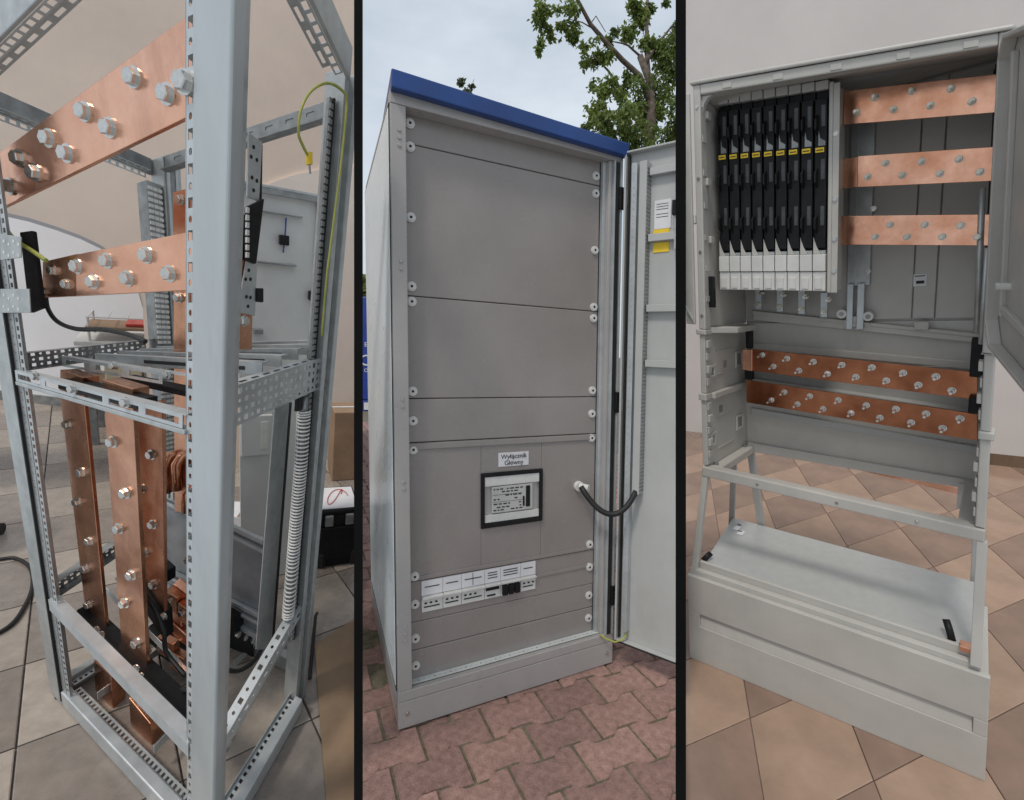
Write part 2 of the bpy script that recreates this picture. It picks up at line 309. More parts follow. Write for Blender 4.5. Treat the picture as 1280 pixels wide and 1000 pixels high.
# ---- the yard: ground sheet, pavers
def lane(px, d): p = camw(px, 500, d); return (p[0], p[1])
gp = lambda px, py: tuple(B2.at(px, py, 2, 0, False)[:2])
g = [gp(448, 1500), gp(851, 1500), gp(851, 640), lane(1900, 9), lane(1500, 400), lane(-300, 400), lane(-800, 9), gp(448, 640)]
m = Mesh(); m.poly([(x, y, -.0115) for x, y in g], (0, 0, -.05)); ground = struct(m.build('yard_ground', 'sand'))
PX, PY, A = .218, .134, .011
def paver_outline(gx, gy):
    hw = PX / 2 - gx; h = PY / 2 - gy
    top = [(-hw, h + A), (-.058, h + A), (-.034, h - A), (.034, h - A), (.058, h + A), (hw, h + A)]
    return top + [(x, -y) for x, y in reversed(top)]
pm = Mesh(); o1 = paver_outline(.0035, .0035); o2 = paver_outline(.008, .008); k = len(o1)
pm.add([(x, y, -.06) for x, y in o1] + [(x, y, -.006) for x, y in o1] + [(x, y, 0) for x, y in o2],
       [(i, (i+1) % k, k + (i+1) % k, k + i) for i in range(k)] + [(k+i, k + (i+1) % k, 2*k + (i+1) % k, 2*k + i) for i in range(k)] + [tuple(range(2*k, 3*k))])
pvm = pm.mesh('paver'); pvm.materials.append(M['paver'])
cand = []
for j in range(-14, 60):
    for i in range(-14, 14):
        y = -.09 + PY * j; x = .373 + PX * i + (PX / 2 if j % 2 else 0)
        if y < B2.eye[1] + .35: continue
        q = B2.pix((x, y, 0), False)
        if .03 < x < .80 and .05 < y < .78: continue
        if 330 < q[0] < 970 and 500 < q[1] < 1090: cand.append((math.hypot(x - B2.eye[0], y - B2.eye[1]), x, y))
cand.sort()
far = Mesh()
ground['_o'] = [0, 0, 0]
for n_, (d, x, y) in enumerate(cand):
    if n_ < 290:
        o = bpy.data.objects.new('paver', pvm); COL.objects.link(o); o.parent = ground
        o.location = (x, y, -.004 + random.uniform(-.004, .003)); o.rotation_euler = (random.uniform(-.012, .012), random.uniform(-.012, .012), random.uniform(-.012, .012) + (math.pi if random.random() < .5 else 0))
        EDGE.append((o, 449, 1)); EDGE.append((o, 850, -1))
    else: far.add([(a + x, b + y, -.004) for a, b in o2], [tuple(range(k))])
if far.f: fo = far.build('far_pavers', 'paver', ground); fo['kind'] = 'stuff'

# ---- the left workshop: tiled floor, white walls, beige wall with an arch
H1 = B1.R.T @ np.array([(221 - 640) / F, 1, 0]); H1[2] = 0; H1 /= np.linalg.norm(H1)
def fl(b, px, py): p = b.at(px, py, 2, 0, False); return p
E0 = B1.eye
def lvl(b, px, L):      # floor point straight below the ray of column px, L metres out
    d = b.ray(px, 500); d = np.array([d[0], d[1], 0]); d /= np.linalg.norm(d); return np.array([b.eye[0], b.eye[1], 0]) + d * L
def poly_floor(b, pts): return [(p[0], p[1], -.012) for p in pts]
m = Mesh(B1, False); m.poly(poly_floor(B1, [lvl(B1, 520, .55), lvl(B1, 520, 7.5), lvl(B1, 0, 7.5), lvl(B1, -420, 7.5), lvl(B1, -420, .55)]), (0, 0, -.04))
floor1 = struct(m.build('floor_workshop', 'grout')); EDGE.append((floor1, 446, -1))
def tile_mesh(name, outline, g, th, mt):
    c = np.mean(outline, 0); o1 = [c + (p - c) * (1 - g / np.linalg.norm(p - c)) for p in outline]; o2 = [c + (p - c) * (1 - (g + .004) / np.linalg.norm(p - c)) for p in outline]; k = len(outline)
    t = Mesh(); t.add([(p[0], p[1], -th) for p in o1] + [(p[0], p[1], -.002) for p in o1] + [(p[0], p[1], 0) for p in o2],
        [(i, (i+1)%k, k+(i+1)%k, k+i) for i in range(k)] + [(k+i, k+(i+1)%k, 2*k+(i+1)%k, 2*k+i) for i in range(k)] + [tuple(range(2*k, 3*k))])
    me = t.mesh(name); me.materials.append(M[mt]); return me
a1 = math.radians(59.3); e1 = np.array([math.cos(a1), math.sin(a1)]); e2 = np.array([e1[1], -e1[0]]); T1 = .39
sq = [np.array(p) for p in (-e1-e2, e1-e2, e1+e2, -e1+e2)]; sq = [p * T1 / 2 for p in sq]
tml, tmd = tile_mesh('tile', sq, .004, .012, 'tile_l'), tile_mesh('tile', sq, .004, .012, 'tile_d')
I3 = np.eye(3); cnt = 0; o0 = np.array([.123, 1.055])
for i in range(-6, 14):
    for j in range(-6, 14):
        c = o0 + e1 * T1 * (i + .5) + e2 * T1 * (j + .5); p = (c[0], c[1], 0)
        cc = B1.cam(p, False)
        if cc[1] < .5: continue
        q = B1.pix(p, False)
        if not (-160 < q[0] < 620 and 440 < q[1] < 1250): continue
        o = put(tml if (i + j) % 2 else tmd, 'tile', B1, p, floor1, I3, 1, False); EDGE.append((o, 446, -1))
# walls
K = fl(B1, 66, 506); wl = np.array([-.92, -.38, 0]); wr_ = np.array([.36, -.93, 0])
def wallslab(b, p, q, z0, z1, th, name, mt):
    p, q = np.array(p, float), np.array(q, float); d = (q - p) / np.linalg.norm(q - p); n = np.array([-d[1], d[0], 0]); n = n if n @ (p - b.eye) > 0 else -n
    m = Mesh(b, False); m.slab([(p[0],p[1],z0),(q[0],q[1],z0),(q[0],q[1],z1),(p[0],p[1],z1)], n * th); return struct(m.build(name, mt))
wo = wallslab(B1, K - wr_ * 3.2, K + wr_ * 2.6, -.05, 2.6, .12, 'wall_far', 'wallwhite'); EDGE.append((wo, 446, -1))
p, q = K - wr_ * 3.2, K + wr_ * 2.6; n = np.array([-(q-p)[1], (q-p)[0], 0]); n /= np.linalg.norm(n); n = n if n @ (B1.eye - p) > 0 else -n
m = Mesh(B1, False); m.slab([(*p[:2], -.01), (*q[:2], -.01), (*q[:2], .075), (*p[:2], .075)], n * .018); EDGE.append((struct(m.build('skirting', 'steel_dark')), 446, -1))
# beige wall with the arch, curving over into a vault at its head
L1 = 3.75; TH = .55
def aw(px, py): return B1.wallpt(px, py, H1, L1)
arc = [aw(*p) for p in ((-210, 235), (-120, 243), (-60, 251), (0, 264), (35, 272), (70, 283), (100, 294), (125, 306), (150, 322), (168, 345), (178, 380))]
jx = aw(181, 500); side = aw(520, 400); left = aw(-420, 300); zt = 3.25
m = Mesh(B1, False); top = [np.array([p[0], p[1], zt]) for p in arc]
n1 = H1 * TH
for a, b_, ta, tb in zip(arc[:-1], arc[1:], top[:-1], top[1:]): m.slab([a, b_, tb, ta], n1)
z = lambda p, zz: np.array([p[0], p[1], zz])
m.slab([z(arc[-1], -.03), z(side, -.03), z(side, zt), z(arc[-1], zt)], n1)
m.slab([z(left, -.03), z(arc[0], -.03), z(arc[0], zt), z(left, zt)], n1)
EDGE.append((struct(m.build('wall_with_arch', 'plaster')), 446, -1))
# arch reveal, its shade put into a greyer plaster colour
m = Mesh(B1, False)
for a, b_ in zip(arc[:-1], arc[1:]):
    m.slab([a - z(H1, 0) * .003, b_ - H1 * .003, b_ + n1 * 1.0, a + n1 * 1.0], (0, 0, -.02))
struct(m.build('arch_reveal', 'plaster_shaded'))
# shallow second vault edge on the right, a lighter plaster band
vb = [aw(*p) for p in ((322, 236), (345, 226), (370, 218), (395, 213), (420, 210), (446, 209), (500, 209))]
m = Mesh(B1, False)
for a, b_ in zip(vb[:-1], vb[1:]): m.slab([z(a, .2), z(b_, .2), b_, a], -H1 * .02)
EDGE.append((struct(m.build('wall_recess_panel', 'plaster_light')), 446, -1))

# ---- the right room: clay tiles, pale wall, brown skirting
m = Mesh(B3, False); m.poly(poly_floor(B3, [lvl(B3, 780, .5), lvl(B3, 780, 5.6), np.array([3.6, 2.95, 0]), np.array([3.6, -2.2, 0]), lvl(B3, 1900, .5)]), (0, 0, -.04))
floor3 = struct(m.build('floor_showroom', 'grout3')); EDGE.append((floor3, 854, 1))
DX, DY = .372, .725; rh = [np.array(p) for p in ((DX/2, 0), (0, DY/2), (-DX/2, 0), (0, -DY/2))]
t3l, t3d = tile_mesh('tile', rh, .0018, .012, 'tile3_l'), tile_mesh('tile', rh, .0018, .012, 'tile3_d')
ya = 2.885
for i in range(-8, 22):
    for j in range(-10, 24):
        if (i + j) % 2: continue
        x = .256 + DX / 2 * i; y = 1.189 + DY / 2 * j + DY/2 
        if y > ya + .3 or x > 3.4: continue
        cc = B3.cam((x, y, 0), False)
        if cc[1] < .35: continue
        q = B3.pix((x, y, 0), False)
        if not (690 < q[0] < 1500 and 480 < q[1] < 1250): continue
        o = put(t3l if (i % 2) else t3d, 'tile', B3, (x, y, 0), floor3, I3, 1, False); EDGE.append((o, 854, 1))
p, q = lvl(B3, 856, 1), 0
d = B3.ray(854, 500); s_ = (ya - B3.eye[1]) / d[1]; xl = B3.eye[0] + d[0] * s_
wo = wallslab(B3, (xl - .9, ya - .06 - .055, 0), (3.6, ya + .08, 0), -.05, 4.6, .15, 'wall_back', 'wall3'); EDGE.append((wo, 854, 1))
m = Mesh(B3, False); m.slab([(xl, ya - .062, -.01), (3.6, ya + .078, -.01), (3.6, ya + .078, .085), (xl, ya - .062, .085)], (0, -.016, 0)); EDGE.append((struct(m.build('skirting', 'fence_wood')), 854, 1))

gone = set(); bpy.context.view_layer.update()
for o, px, keep in EDGE:
    if id(o) in gone: continue
    if trim(o, px, keep) is None: gone.add(id(o))
# ================================================================ the workshop: open steel frame with copper bars
W1, D1, H1z = .566, .8181, 2.0
fr1 = thing('switchgear_rack', 'open galvanised steel cabinet frame full of copper busbars on grey tiles', 'rack', B1.world((W1/2, D1/2, 0)))
def m1(): return Mesh(B1)
def A1(px, py, ax, v): return tuple(B1.at(px, py, ax, v))
MX = (-1, 0, 0); MY = (0, -1, 0)
AXX = np.stack([(0, -1, 0), (0, 0, 1), (-1, 0, 0)], 1)      # bolt heads facing the left-hand front
AXY = np.stack([(1, 0, 0), (0, 0, 1), (0, -1, 0)], 1)
# --- corner posts
pc = m1(); pc.poly([(.0, -.039, 0), (.005, -.044, 0), (.031, -.044, 0), (.034, -.041, 0), (.034, .044, 0), (.0, .044, 0)], (0, 0, 2.12)); postc = pc.build('post', mat('post_zinc', (.44, .47, .475), .36, .35, .05, 7, .05, 90, stretch=(1, 1, .2), wave=.08, dirt=.3), fr1, .003)
m1().perf((.004, .0441, 0), Z, Y, X, row(2.1, .0285, .021, .0092, .0062, 'sr'), .0015).build('punched_flange', 'galv_light', postc)
m1().perf((.004, .0662, 0), Z, X, Y, row(2.1, .0285, .020, .008, .005, 's'), .0012).build('punched_flange', 'galv', postc)
m1().box(.0342, .046, -.040, -.036, 0, 2.1).build('flange', 'galv', postc)
pl_ = m1(); pl_.poly([(.0, .836, 0), (.0, .755, 0), (.045, .755, 0), (.045, .83, 0)], (0, 0, 2.08)); postl = pl_.build('post', 'galv', fr1, .003)
m1().perf((.010, .706, .03), Z, Y, X, row(1.95, .0235, .020, .0062, .0058, 's'), .0015).build('punched_flange', 'galv_light', postl)
m1().perf((.0085, .7275, .03), Z, Y, X, row(1.95, .0235, .026, .004, .004, 'r'), .0015).build('punched_flange', 'galv', postl)
m1().box(-.001, .008, .754, .760, .02, 1.98).build('dark_seam', 'rubber', postl)
def xo(z): return .498 + .003 * z
def lean(x0, x1, y0, y1, z0, z1): return m1().hexa([(xo(z0)+x0,y0,z0), (xo(z0)+x1,y0,z0), (xo(z0)+x1,y1,z0), (xo(z0)+x0,y1,z0), (xo(z1)+x0,y0,z1), (xo(z1)+x1,y0,z1), (xo(z1)+x1,y1,z1), (xo(z1)+x0,y1,z1)])
postr = lean(-.024, 0, -.018, .05, 0, 2.0).build('post', 'galv', fr1, .003)
lean(-.046, -.025, .004, .05, 0, 2.0).build('web', 'galv', postr, .001); lean(-.070, -.047, -.012, .05, 0, 2.0).build('rib', 'galv', postr, .002); lean(-.0465, -.0455, -.004, .004, 0, 2.0).build('lip', 'galv_light', postr)
for i, z0 in enumerate(np.arange(.08, 1.96, .16)): c = m1(); c.cyl((xo(z0) - .036, .004, z0), (xo(z0) - .036, .0015, z0), .004, 8); c.build('rivet', 'galv_light', postr)
tk_ = lean(-.096, -.074, .015, .026, .30, 1.93).build('cable_trunking', 'steel_dark', fr1, .002)
tt = m1()
for z0 in np.arange(.31, 1.92, .0175): tt.hexa([(xo(z0)-.096,.0145,z0), (xo(z0)-.082,.0145,z0), (xo(z0)-.082,.0105,z0), (xo(z0)-.096,.0105,z0), (xo(z0)-.096,.0145,z0+.0125), (xo(z0)-.082,.0145,z0+.0125), (xo(z0)-.082,.0105,z0+.0125), (xo(z0)-.096,.0105,z0+.0125)])
o = tt.build('trunking_teeth', mat('grey_pvc', (.20, .205, .21), .5, 0, .05, 10), tk_); o['kind'] = 'stuff'
lean(-.0815, -.0738, .0100, .0150, .30, 1.93).build('trunking_edge', 'rubber', tk_)
# back post and its slotted trunking
pb = m1().box(.548, .622, D1 - .06, D1, 0, 2.0).build('post', 'galv', fr1, .003); m1().box(.556, .566, D1 - .068, D1 - .0605, 0, 1.98).build('rib', 'galv_light', pb); m1().box(.590, .600, D1 - .068, D1 - .0605, 0, 1.98).build('rib', 'galv_light', pb); m1().box(.5665, .5895, D1 - .066, D1 - .0605, 0, 1.98).build('dark_channel', 'steel_dark', pb)
tb_ = m1().box(.488, .545, D1 - .05, D1 - .002, .30, 1.90).build('cable_trunking', 'steel_dark', fr1, .002)
tt = m1()
for z0 in np.arange(.31, 1.88, .020):
    for x0 in (.488, .507, .526): tt.box(x0, x0 + .017, D1 - .054, D1 - .0505, z0, z0 + .0115)
o = tt.build('trunking_teeth', 'white', tb_); o['kind'] = 'stuff'
# --- top rails
def rail(name, pts, parent, mt, th): return m1().slab(pts, th).build(name, mt, parent, .002)
def toprail(name, a, b, inn, h0, mt, fl_mt):       # channel whose inner lower flange is punched; a, b = outer lower edge
    a, b, inn = np.array(a, float), np.array(b, float), np.array(inn, float); L = np.linalg.norm(b - a); u_ = (b - a) / L
    o = m1().slab([a, b, b + (0, 0, h0), a + (0, 0, h0)], inn * .010).build(name, mt, fr1, .002)
    m1().perf(a + inn * .0105, u_, inn, Z, row(L, .026, .022, .009, .007, 's'), .0015).build('punched_flange', fl_mt, o); m1().perf(a + inn * .034 + np.array((0, 0, .002)), u_, inn, Z, row(L, .052, .022, .016, .005, '-'), .0015).build('punched_flange', mt, o); return o
toprail('top_rail', (.0, .752, 1.992), (.0, .068, 2.125), X, .07, 'galv', 'galv_light')
toprail('top_rail', (.04, -.03, 2.105), (.43, -.03, 1.962), Y, .07, 'galv', 'galv_light')
tlb = m1().box(.047, .546, D1 - .012, D1, 1.945, 2.0).build('top_rail', 'steel_dark', fr1, .002); m1().perf((.05, D1 - .036, 1.9455), X, Y, Z, row(.48, .026, .022, .009, .007, 's'), .0015).build('punched_flange', 'galv_light', tlb); m1().perf((.05, D1 - .0125, 1.925), X, Z, Y, row(.48, .026, .018, .008, .005, 's'), .0015).build('punched_flange', 'galv_light', tlb)
tbr = m1().box(.552, .566, .052, D1 - .062, 1.945, 2.0).build('top_rail', 'steel_dark', fr1, .002); m1().perf((.5515, .06, 1.96), Y, Z, MX, row(.68, .075, .036, .014, .005, '-'), .0012).build('punched_flange', 'steel_dark', tbr); m1().box(.53, .5505, .06, D1 - .065, 1.945, 1.949).build('flange', 'steel_dark', tbr)
# --- base rails
bcl = m1().box(.0, .034, .068, .752, .004, .066).build('base_rail', 'galv_light', fr1, .004); m1().perf((.0345, .072, .048), Y, X, Z, row(.68, .0195, .026, .0052, .0062, 's'), .0015).build('punched_flange', 'galv_light', bcl)
bcr = m1().box(.048, .43, -.046, -.010, .004, .066).build('base_rail', 'galv_light', fr1, .004); m1().perf((.05, -.0095, .048), X, Y, Z, row(.38, .0195, .026, .0052, .0062, 's'), .0015).build('punched_flange', 'galv_light', bcr); m1().box(.05, .43, .0172, .020, .01, .062).build('inner_web', 'galv', bcr)
blb = m1().box(.047, .546, D1 - .034, D1, .004, .066).build('base_rail', 'galv', fr1, .004); m1().perf((.05, D1 - .061, .048), X, Y, Z, row(.48, .0195, .026, .0052, .0062, 's'), .0015).build('punched_flange', 'galv_light', blb)
bbr = m1().box(.532, .566, .052, D1 - .062, .004, .066).build('base_rail', 'galv', fr1, .004)
for (x, y) in ((.02, .80), (.02, .0), (.48, .02), (.58, .79)): m1().cyl((x, y, -.0005), (x, y, .0035), .022, 14).build('foot', 'black', fr1)
# --- middle level
def slotted(a, b, h, ax_n, pitch, hx, hy, th=.0025):        # slotted bar from a to b (lower edge), height h
    a, b = np.array(a), np.array(b); L = np.linalg.norm(b - a); u_ = (b - a) / L; n_ = np.array(ax_n, float); v_ = np.cross(u_, n_); v_ = v_ if v_[2] > 0 else -v_
    return m1().perf(a, u_, v_, n_, row(L, pitch, h, hx, hy, '-'), th), u_, v_, L
a, b = A1(20, 476, 0, .0), A1(232, 537, 0, .0)
b1_, u_, v_, L = slotted(a, b, .030, X, .134, .055, .0075)
sb = b1_.build('slotted_bar', 'galv_light', fr1); m1().slab([np.array(a) + v_ * .0302, np.array(b) + v_ * .0302, np.array(b) + v_ * .0302 + np.array(X) * .028, np.array(a) + v_ * .0302 + np.array(X) * .028], (0, 0, .002)).build('top_flange', 'galv_light', sb)
m1().slab([np.array(a) + (-.003, 0, -.012), np.array(b) + (-.003, 0, -.012), np.array(b) + (-.003, 0, -.001), np.array(a) + (-.003, 0, -.001)], (.025, 0, 0)).build('lower_lip', 'galv', sb, .002)
for px, py in ((92, 486), (158, 503), (45, 470)): put(BOLT, 'bolt', B1, A1(px, py, 0, .0), sb, AXX, .8)
q = A1(78, 455, 1, .775); xb_ = q[0]; a, b = A1(78, 458, 0, xb_), A1(240, 487, 0, xb_)
b1_, u_, v_, L = slotted(a, b, .032, X, .15, .06, .008); sb2 = b1_.build('slotted_bar', 'galv', fr1); m1().slab([np.array(a) + v_ * .0322, np.array(b) + v_ * .0322, np.array(b) + v_ * .0322 + np.array(X) * .028, np.array(a) + v_ * .0322 + np.array(X) * .028], (0, 0, .002)).build('top_flange', 'galv_light', sb2)
for px, py in ((210, 468), (143, 457)): put(BOLT, 'bolt', B1, A1(px, py, 0, xb_), sb2, AXX, .8)
for k_, (xx, za) in enumerate(((.24, 1.246), (.32, 1.254), (.40, 1.262), (.47, 1.268), (.53, 1.275))):
    o = m1().box(xx, xx + .004, .06, .755, za, za + .032).build('slotted_bar', 'galv', fr1, .001); m1().box(xx + .0042, xx + .03, .06, .755, za + .029, za + .032).build('top_flange', 'galv_light', o); m1().box(xx - .0015, xx - .0003, .12, .30, za + .010, za + .020).build('slot', 'rubber', o); m1().box(xx - .0015, xx - .0003, .34, .52, za + .010, za + .020).build('slot', 'rubber', o)
def punched_rail(corner, ux_, nv, L, h, rows, mt, name='punched_rail', pitch=.022, flange=True, kinds='sr', slope=0):
    u0 = np.array(ux_, float); u0 = u0 + np.array((0, 0, slope)); n_ = np.array(nv, float); m = m1(); rh_ = h / rows
    for r_ in range(rows): m.perf(np.array(corner) + np.array((0, 0, r_ * rh_)), u0, Z, n_, row(L, pitch, rh_, pitch * .28, rh_ * .30, kinds[r_ % len(kinds):] + kinds[:r_ % len(kinds)]), .002)
    o = m.build(name, mt, fr1)
    c = np.array(corner, float)
    if flange:
        for z_ in (0, h):
            a_, b_ = c + (0, 0, z_), c + u0 * L + (0, 0, z_); m1().slab([a_, b_, b_ + n_ * .035, a_ + n_ * .035], (0, 0, .002 if z_ else -.002)).build('flange', mt, o)
    return o
punched_rail((.034, D1 - .002, 1.228), X, MY, .46, .050, 3, 'steel_dark', slope=.11)
pr_ = punched_rail((.085, .0, 1.165), X, Y, .44, .086, 4, 'galv', slope=.02, kinds='rs')
m1().slab([(.085, -.0, 1.2535), (.525, -.0, 1.262), (.525, .045, 1.262), (.085, .045, 1.2535)], (0, 0, .002)).build('top_flange', 'galv_light', pr_)
for i in range(10):
    x0 = .11 + i * .042; m1().box(x0, x0 + .022, .012, .020, 1.2562 + .02 * (x0 - .085), 1.2569 + .02 * (x0 - .085)).build('slot', 'rubber', pr_)
# --- lower level
a, b = A1(62, 763, 0, .0), A1(235, 947, 0, .0)
lb_ = m1().slab([a, b, np.array(b) + (0, 0, .040), np.array(a) + (0, 0, .040)], (.003, 0, 0)).build('cross_bar', 'galv_light', fr1, .001); m1().slab([np.array(a) + (.0, 0, .0405), np.array(b) + (0, 0, .0405), np.array(b) + (.034, 0, .0405), np.array(a) + (.034, 0, .0405)], (0, 0, .003)).build('top_flange', 'galv_light', lb_)
punched_rail((.038, D1 - .002, .418), X, MY, .44, .054, 3, 'steel_dark', slope=.25)
a = np.array(A1(278, 945, 1, .0)); b = np.array(A1(390, 745, 1, .0)); L = np.linalg.norm(b - a); u_ = (b - a) / L
pr2 = m1().perf(a, u_, np.array(np.cross(u_, Y)) * (1 if np.cross(u_, Y)[2] > 0 else -1), Y, row(L, .030, .040, .008, .007, 'srr'), .0025).build('punched_rail', 'galv_light', fr1)
v_ = np.cross(u_, Y); v_ = v_ if v_[2] > 0 else -v_
m1().perf(a + v_ * .0405, u_, np.array(Y, float), v_, row(L, .030, .036, .007, .008, 'srr'), .002).build('top_flange', 'galv_light', pr2)
o = m1().slab([a + np.array((0, .03, -.045)), b + np.array((0, .03, -.045)), b + np.array((0, .03, -.075)), a + np.array((0, .03, -.075))], (0, .003, 0)).build('cross_bar', 'galv', fr1, .001)
for t_ in (.06, .12): put(BOLT, 'bolt', B1, a + u_ * L * t_ + np.array((0, .02, -.03)), pr2, AXY, .8)
# --- copper bars along the left-hand side
def cu(name, ax, v, pp, th, mt, bolts=(), bm=None, sc=1.0, par=None, jig=.0):
    qd = [A1(px, py, ax, v) for px, py in pp]; n_ = np.zeros(3); n_[ax] = th
    o = m1().slab(qd, n_).build(name, mt, par or fr1, .0015); axs = AXX if ax == 0 else AXY
    for px, py in bolts:
        a_ = random.random() * 1.0; Rz = np.array([[math.cos(a_), -math.sin(a_), 0], [math.sin(a_), math.cos(a_), 0], [0, 0, 1]]); put(bm, 'bolt', B1, A1(px, py, ax, v), o, axs @ Rz, sc)
    return o
cu('copper_busbar', 0, .08, ((-40, 280), (240, 143), (240, 15), (-40, 219)), .012, 'copper', [(168,97),(210,118),(107,140),(138,160),(62,173),(85,192),(25,198),(45,216),(13,233),(-14,222),(-22,246)], BOLT_BIG, .95)
cu('copper_busbar', 0, .08, ((95, 370), (240, 362.5), (240, 289), (95, 318)), .012, 'copper', [(97.5,333),(118,352),(135,326),(161,348),(184,319),(213,342)], BOLT_BIG, .82)
cu('copper_link', 0, .094, ((53, 372), (97, 370), (97, 317), (53, 327)), .012, 'copper_dark', [(67,338),(84,355),(54,365)], BOLT, .9)
put(BOLT_BIG, 'bolt', B1, A1(232, 103, 0, .002), postc, AXX, .95)
A_ = cu('copper_busbar', 0, .10, ((109, 785), (133, 788), (104, 490), (74, 486)), .012, 'copper_dark', [(86,530),(103,590),(98,627),(113,676),(108,710),(112,755)], BOLT, 1.0)
B_ = cu('copper_busbar', 0, .10, ((154, 838), (184, 845), (166, 510), (130, 505)), .014, 'copper_dark', [(142,552),(158,616),(150,660),(166,718),(157,753),(172,803)], BOLT, 1.1)
C_ = cu('copper_busbar', 0, .20, ((184, 765), (206, 775), (203, 500), (168, 505)), .012, 'copper_dark', [(190,568),(178,610),(192,655),(182,690),(193,730)], BOLT, 1.0)
for (pp) in (((75, 480), (103, 486), (103, 472), (75, 462)), ((128, 492), (166, 500), (166, 486), (128, 474))): cu('copper_stub', 0, .10, pp, .05, 'copper_dark')
cu('copper_busbar', 0, .36, ((218, 640), (238, 640), (236, 235), (216, 240)), .012, 'copper_dark', [(226, 250), (224, 372)], BOLT, 1.0)
cu('copper_busbar', 1, .10, ((299, 437), (315, 437), (319, 268), (303, 268)), .010, 'copper_dark', [(304, 401)], BOLT, .9)
cu('copper_link', 0, .36, ((238, 640), (262, 640), (262, 235), (238, 235)), .012, 'copper_dark')
# insulating supports
def ins(ax, v, pp, th):
    n_ = np.zeros(3); n_[ax] = th; return m1().slab([A1(px, py, ax, v) for px, py in pp], n_).build('insulator', 'black', fr1, .003)
ins(0, .075, ((88, 782), (232, 925), (232, 897), (96, 762)), .05); ins(0, .19, ((165, 742), (205, 800), (203, 768), (170, 716)), .04); ins(0, .07, ((72, 486), (172, 513), (172, 500), (72, 474)), .06)
ins(0, .19, ((150, 478), (240, 498), (240, 490), (150, 470)), .05)
ins(0, .06, ((36, 391), (51, 385), (39, 288), (24, 290)), .015)
for px, py in ((122, 787), (128, 793), (171, 835), (177, 845), (205, 770)): put(BOLT, 'bolt', B1, A1(px, py, 0, .075 if px < 200 else .19), fr1, AXX, .8)
for pp, mt in ((((119, 862), (141, 888), (139, 845), (117, 826)), 'copper_dark'), (((163, 905), (190, 942), (188, 905), (161, 872)), 'copper_dark'), (((196, 880), (218, 905), (216, 880), (196, 860)), 'copper_dark')): cu('copper_foot', 0, .10, pp, .05, mt)
for pp in (((0, 325), (26, 322), (26, 296), (0, 292)), ((0, 391), (38, 391), (36, 361), (0, 361))):
    o = m1().slab([A1(px, py, 0, -.006) for px, py in pp], (.003, 0, 0)).build('support_plate', 'galv', fr1, .001)
    for i in range(4):
        for j in range(2):
            p = A1(pp[0][0] + 5 + i * 6, (pp[0][1] + pp[3][1]) / 2 + (j - .5) * 14 + (i % 2) * 4, 0, -.006); c = m1(); c.cyl((-.005, p[1], p[2]), (-.0068, p[1], p[2]), .0042, 8); c.build('hole', 'white', o)
# --- right-hand group: punched plates, comb insulator
def plate(pp, y, mt, holes):
    o = m1().slab([A1(px, py, 1, y) for px, py in pp], (0, .004, 0)).build('mounting_plate', mt, fr1, .001)
    for px, py in holes: p = A1(px, py, 1, y); c = m1(); c.cyl((p[0], y + .001, p[2]), (p[0], y - .001, p[2]), .0045, 8); c.build('hole', 'rubber', o)
plate(((309, 246), (324, 252), (328, 178), (311, 165)), .095, 'galv_light', ((317, 184), (314, 196), (321, 200), (315, 222), (321, 226), (317, 238)))
plate(((297, 390), (319, 395), (322, 325), (308, 325)), .095, 'galv_light', ((311, 338), (307, 349), (313, 349), (308, 371), (313, 372), (310, 383)))
ins(1, .085, ((309, 325), (321, 330), (331, 248), (310, 258)), .012); 
for i in range(7): p = A1(308.5, 262 + i * 9.3, 1, .084); m1().box(p[0] - .006, p[0] + .003, .078, .0838, p[2] - .008, p[2] + .004).build('comb_tooth', 'white', fr1, .001)
ins(1, .09, ((321, 377), (330, 378), (330, 360), (321, 360)), .012); ins(1, .105, ((324, 250), (328, 250), (329, 180), (326, 178)), .010)
# --- steel sheet strut, breaker base panel, copper terminals
stt = m1().slab([A1(320, 812, 1, .10), A1(339, 812, 1, .10), A1(362, 503, 1, .10), A1(344, 503, 1, .10)], (0, .004, 0)).build('strut', 'galv', fr1, .001); m1().slab([A1(339.5, 812, 1, .099), A1(342, 812, 1, .099), A1(365, 503, 1, .099), A1(362.5, 503, 1, .099)], (0, .03, 0)).build('strut_edge', 'rubber', stt)
bp_ = m1().slab([(.45, .78, .225), (.45, .200, .20), (.45, .200, .605), (.45, .78, .690)], (.006, 0, 0)).build('breaker_panel', mat('panel_zinc', (.36, .38, .40), .42, .6, .15, 6, .05, 80), fr1, .002)
for za, zb_, h_ in ((.690, .605, .018), (.660, .570, .014), (.330, .300, .018), (.300, .268, .014), (.240, .205, .02)):
    m1().slab([(.435, .78, za), (.435, .200, zb_), (.435, .200, zb_ + h_), (.435, .78, za + h_)], (.0145, 0, 0)).build('panel_ridge', 'galv_light', bp_, .002)
for px in (208, 214, 220, 226): p = A1(px, 618 + (px - 208) * .4, 0, .42); m1().box(.40, .44, p[1] - .012, p[1] + .006, p[2], p[2] + .035).build('terminal', 'zinc', bp_, .002)
for px, py, w_, h_ in ((208, 615, .05, .13), (222, 612, .045, .12), (233, 640, .04, .09)):
    p = A1(px, py, 0, .33); o = m1(); o.tube([(.33, p[1], p[2]), (.33, p[1], p[2] + h_ * .8), (.345, p[1] - .006, p[2] + h_), (.40, p[1] - .02, p[2] + h_)], w_ * .42, 10); o.build('copper_terminal', 'copper_dark', fr1, smooth=True)
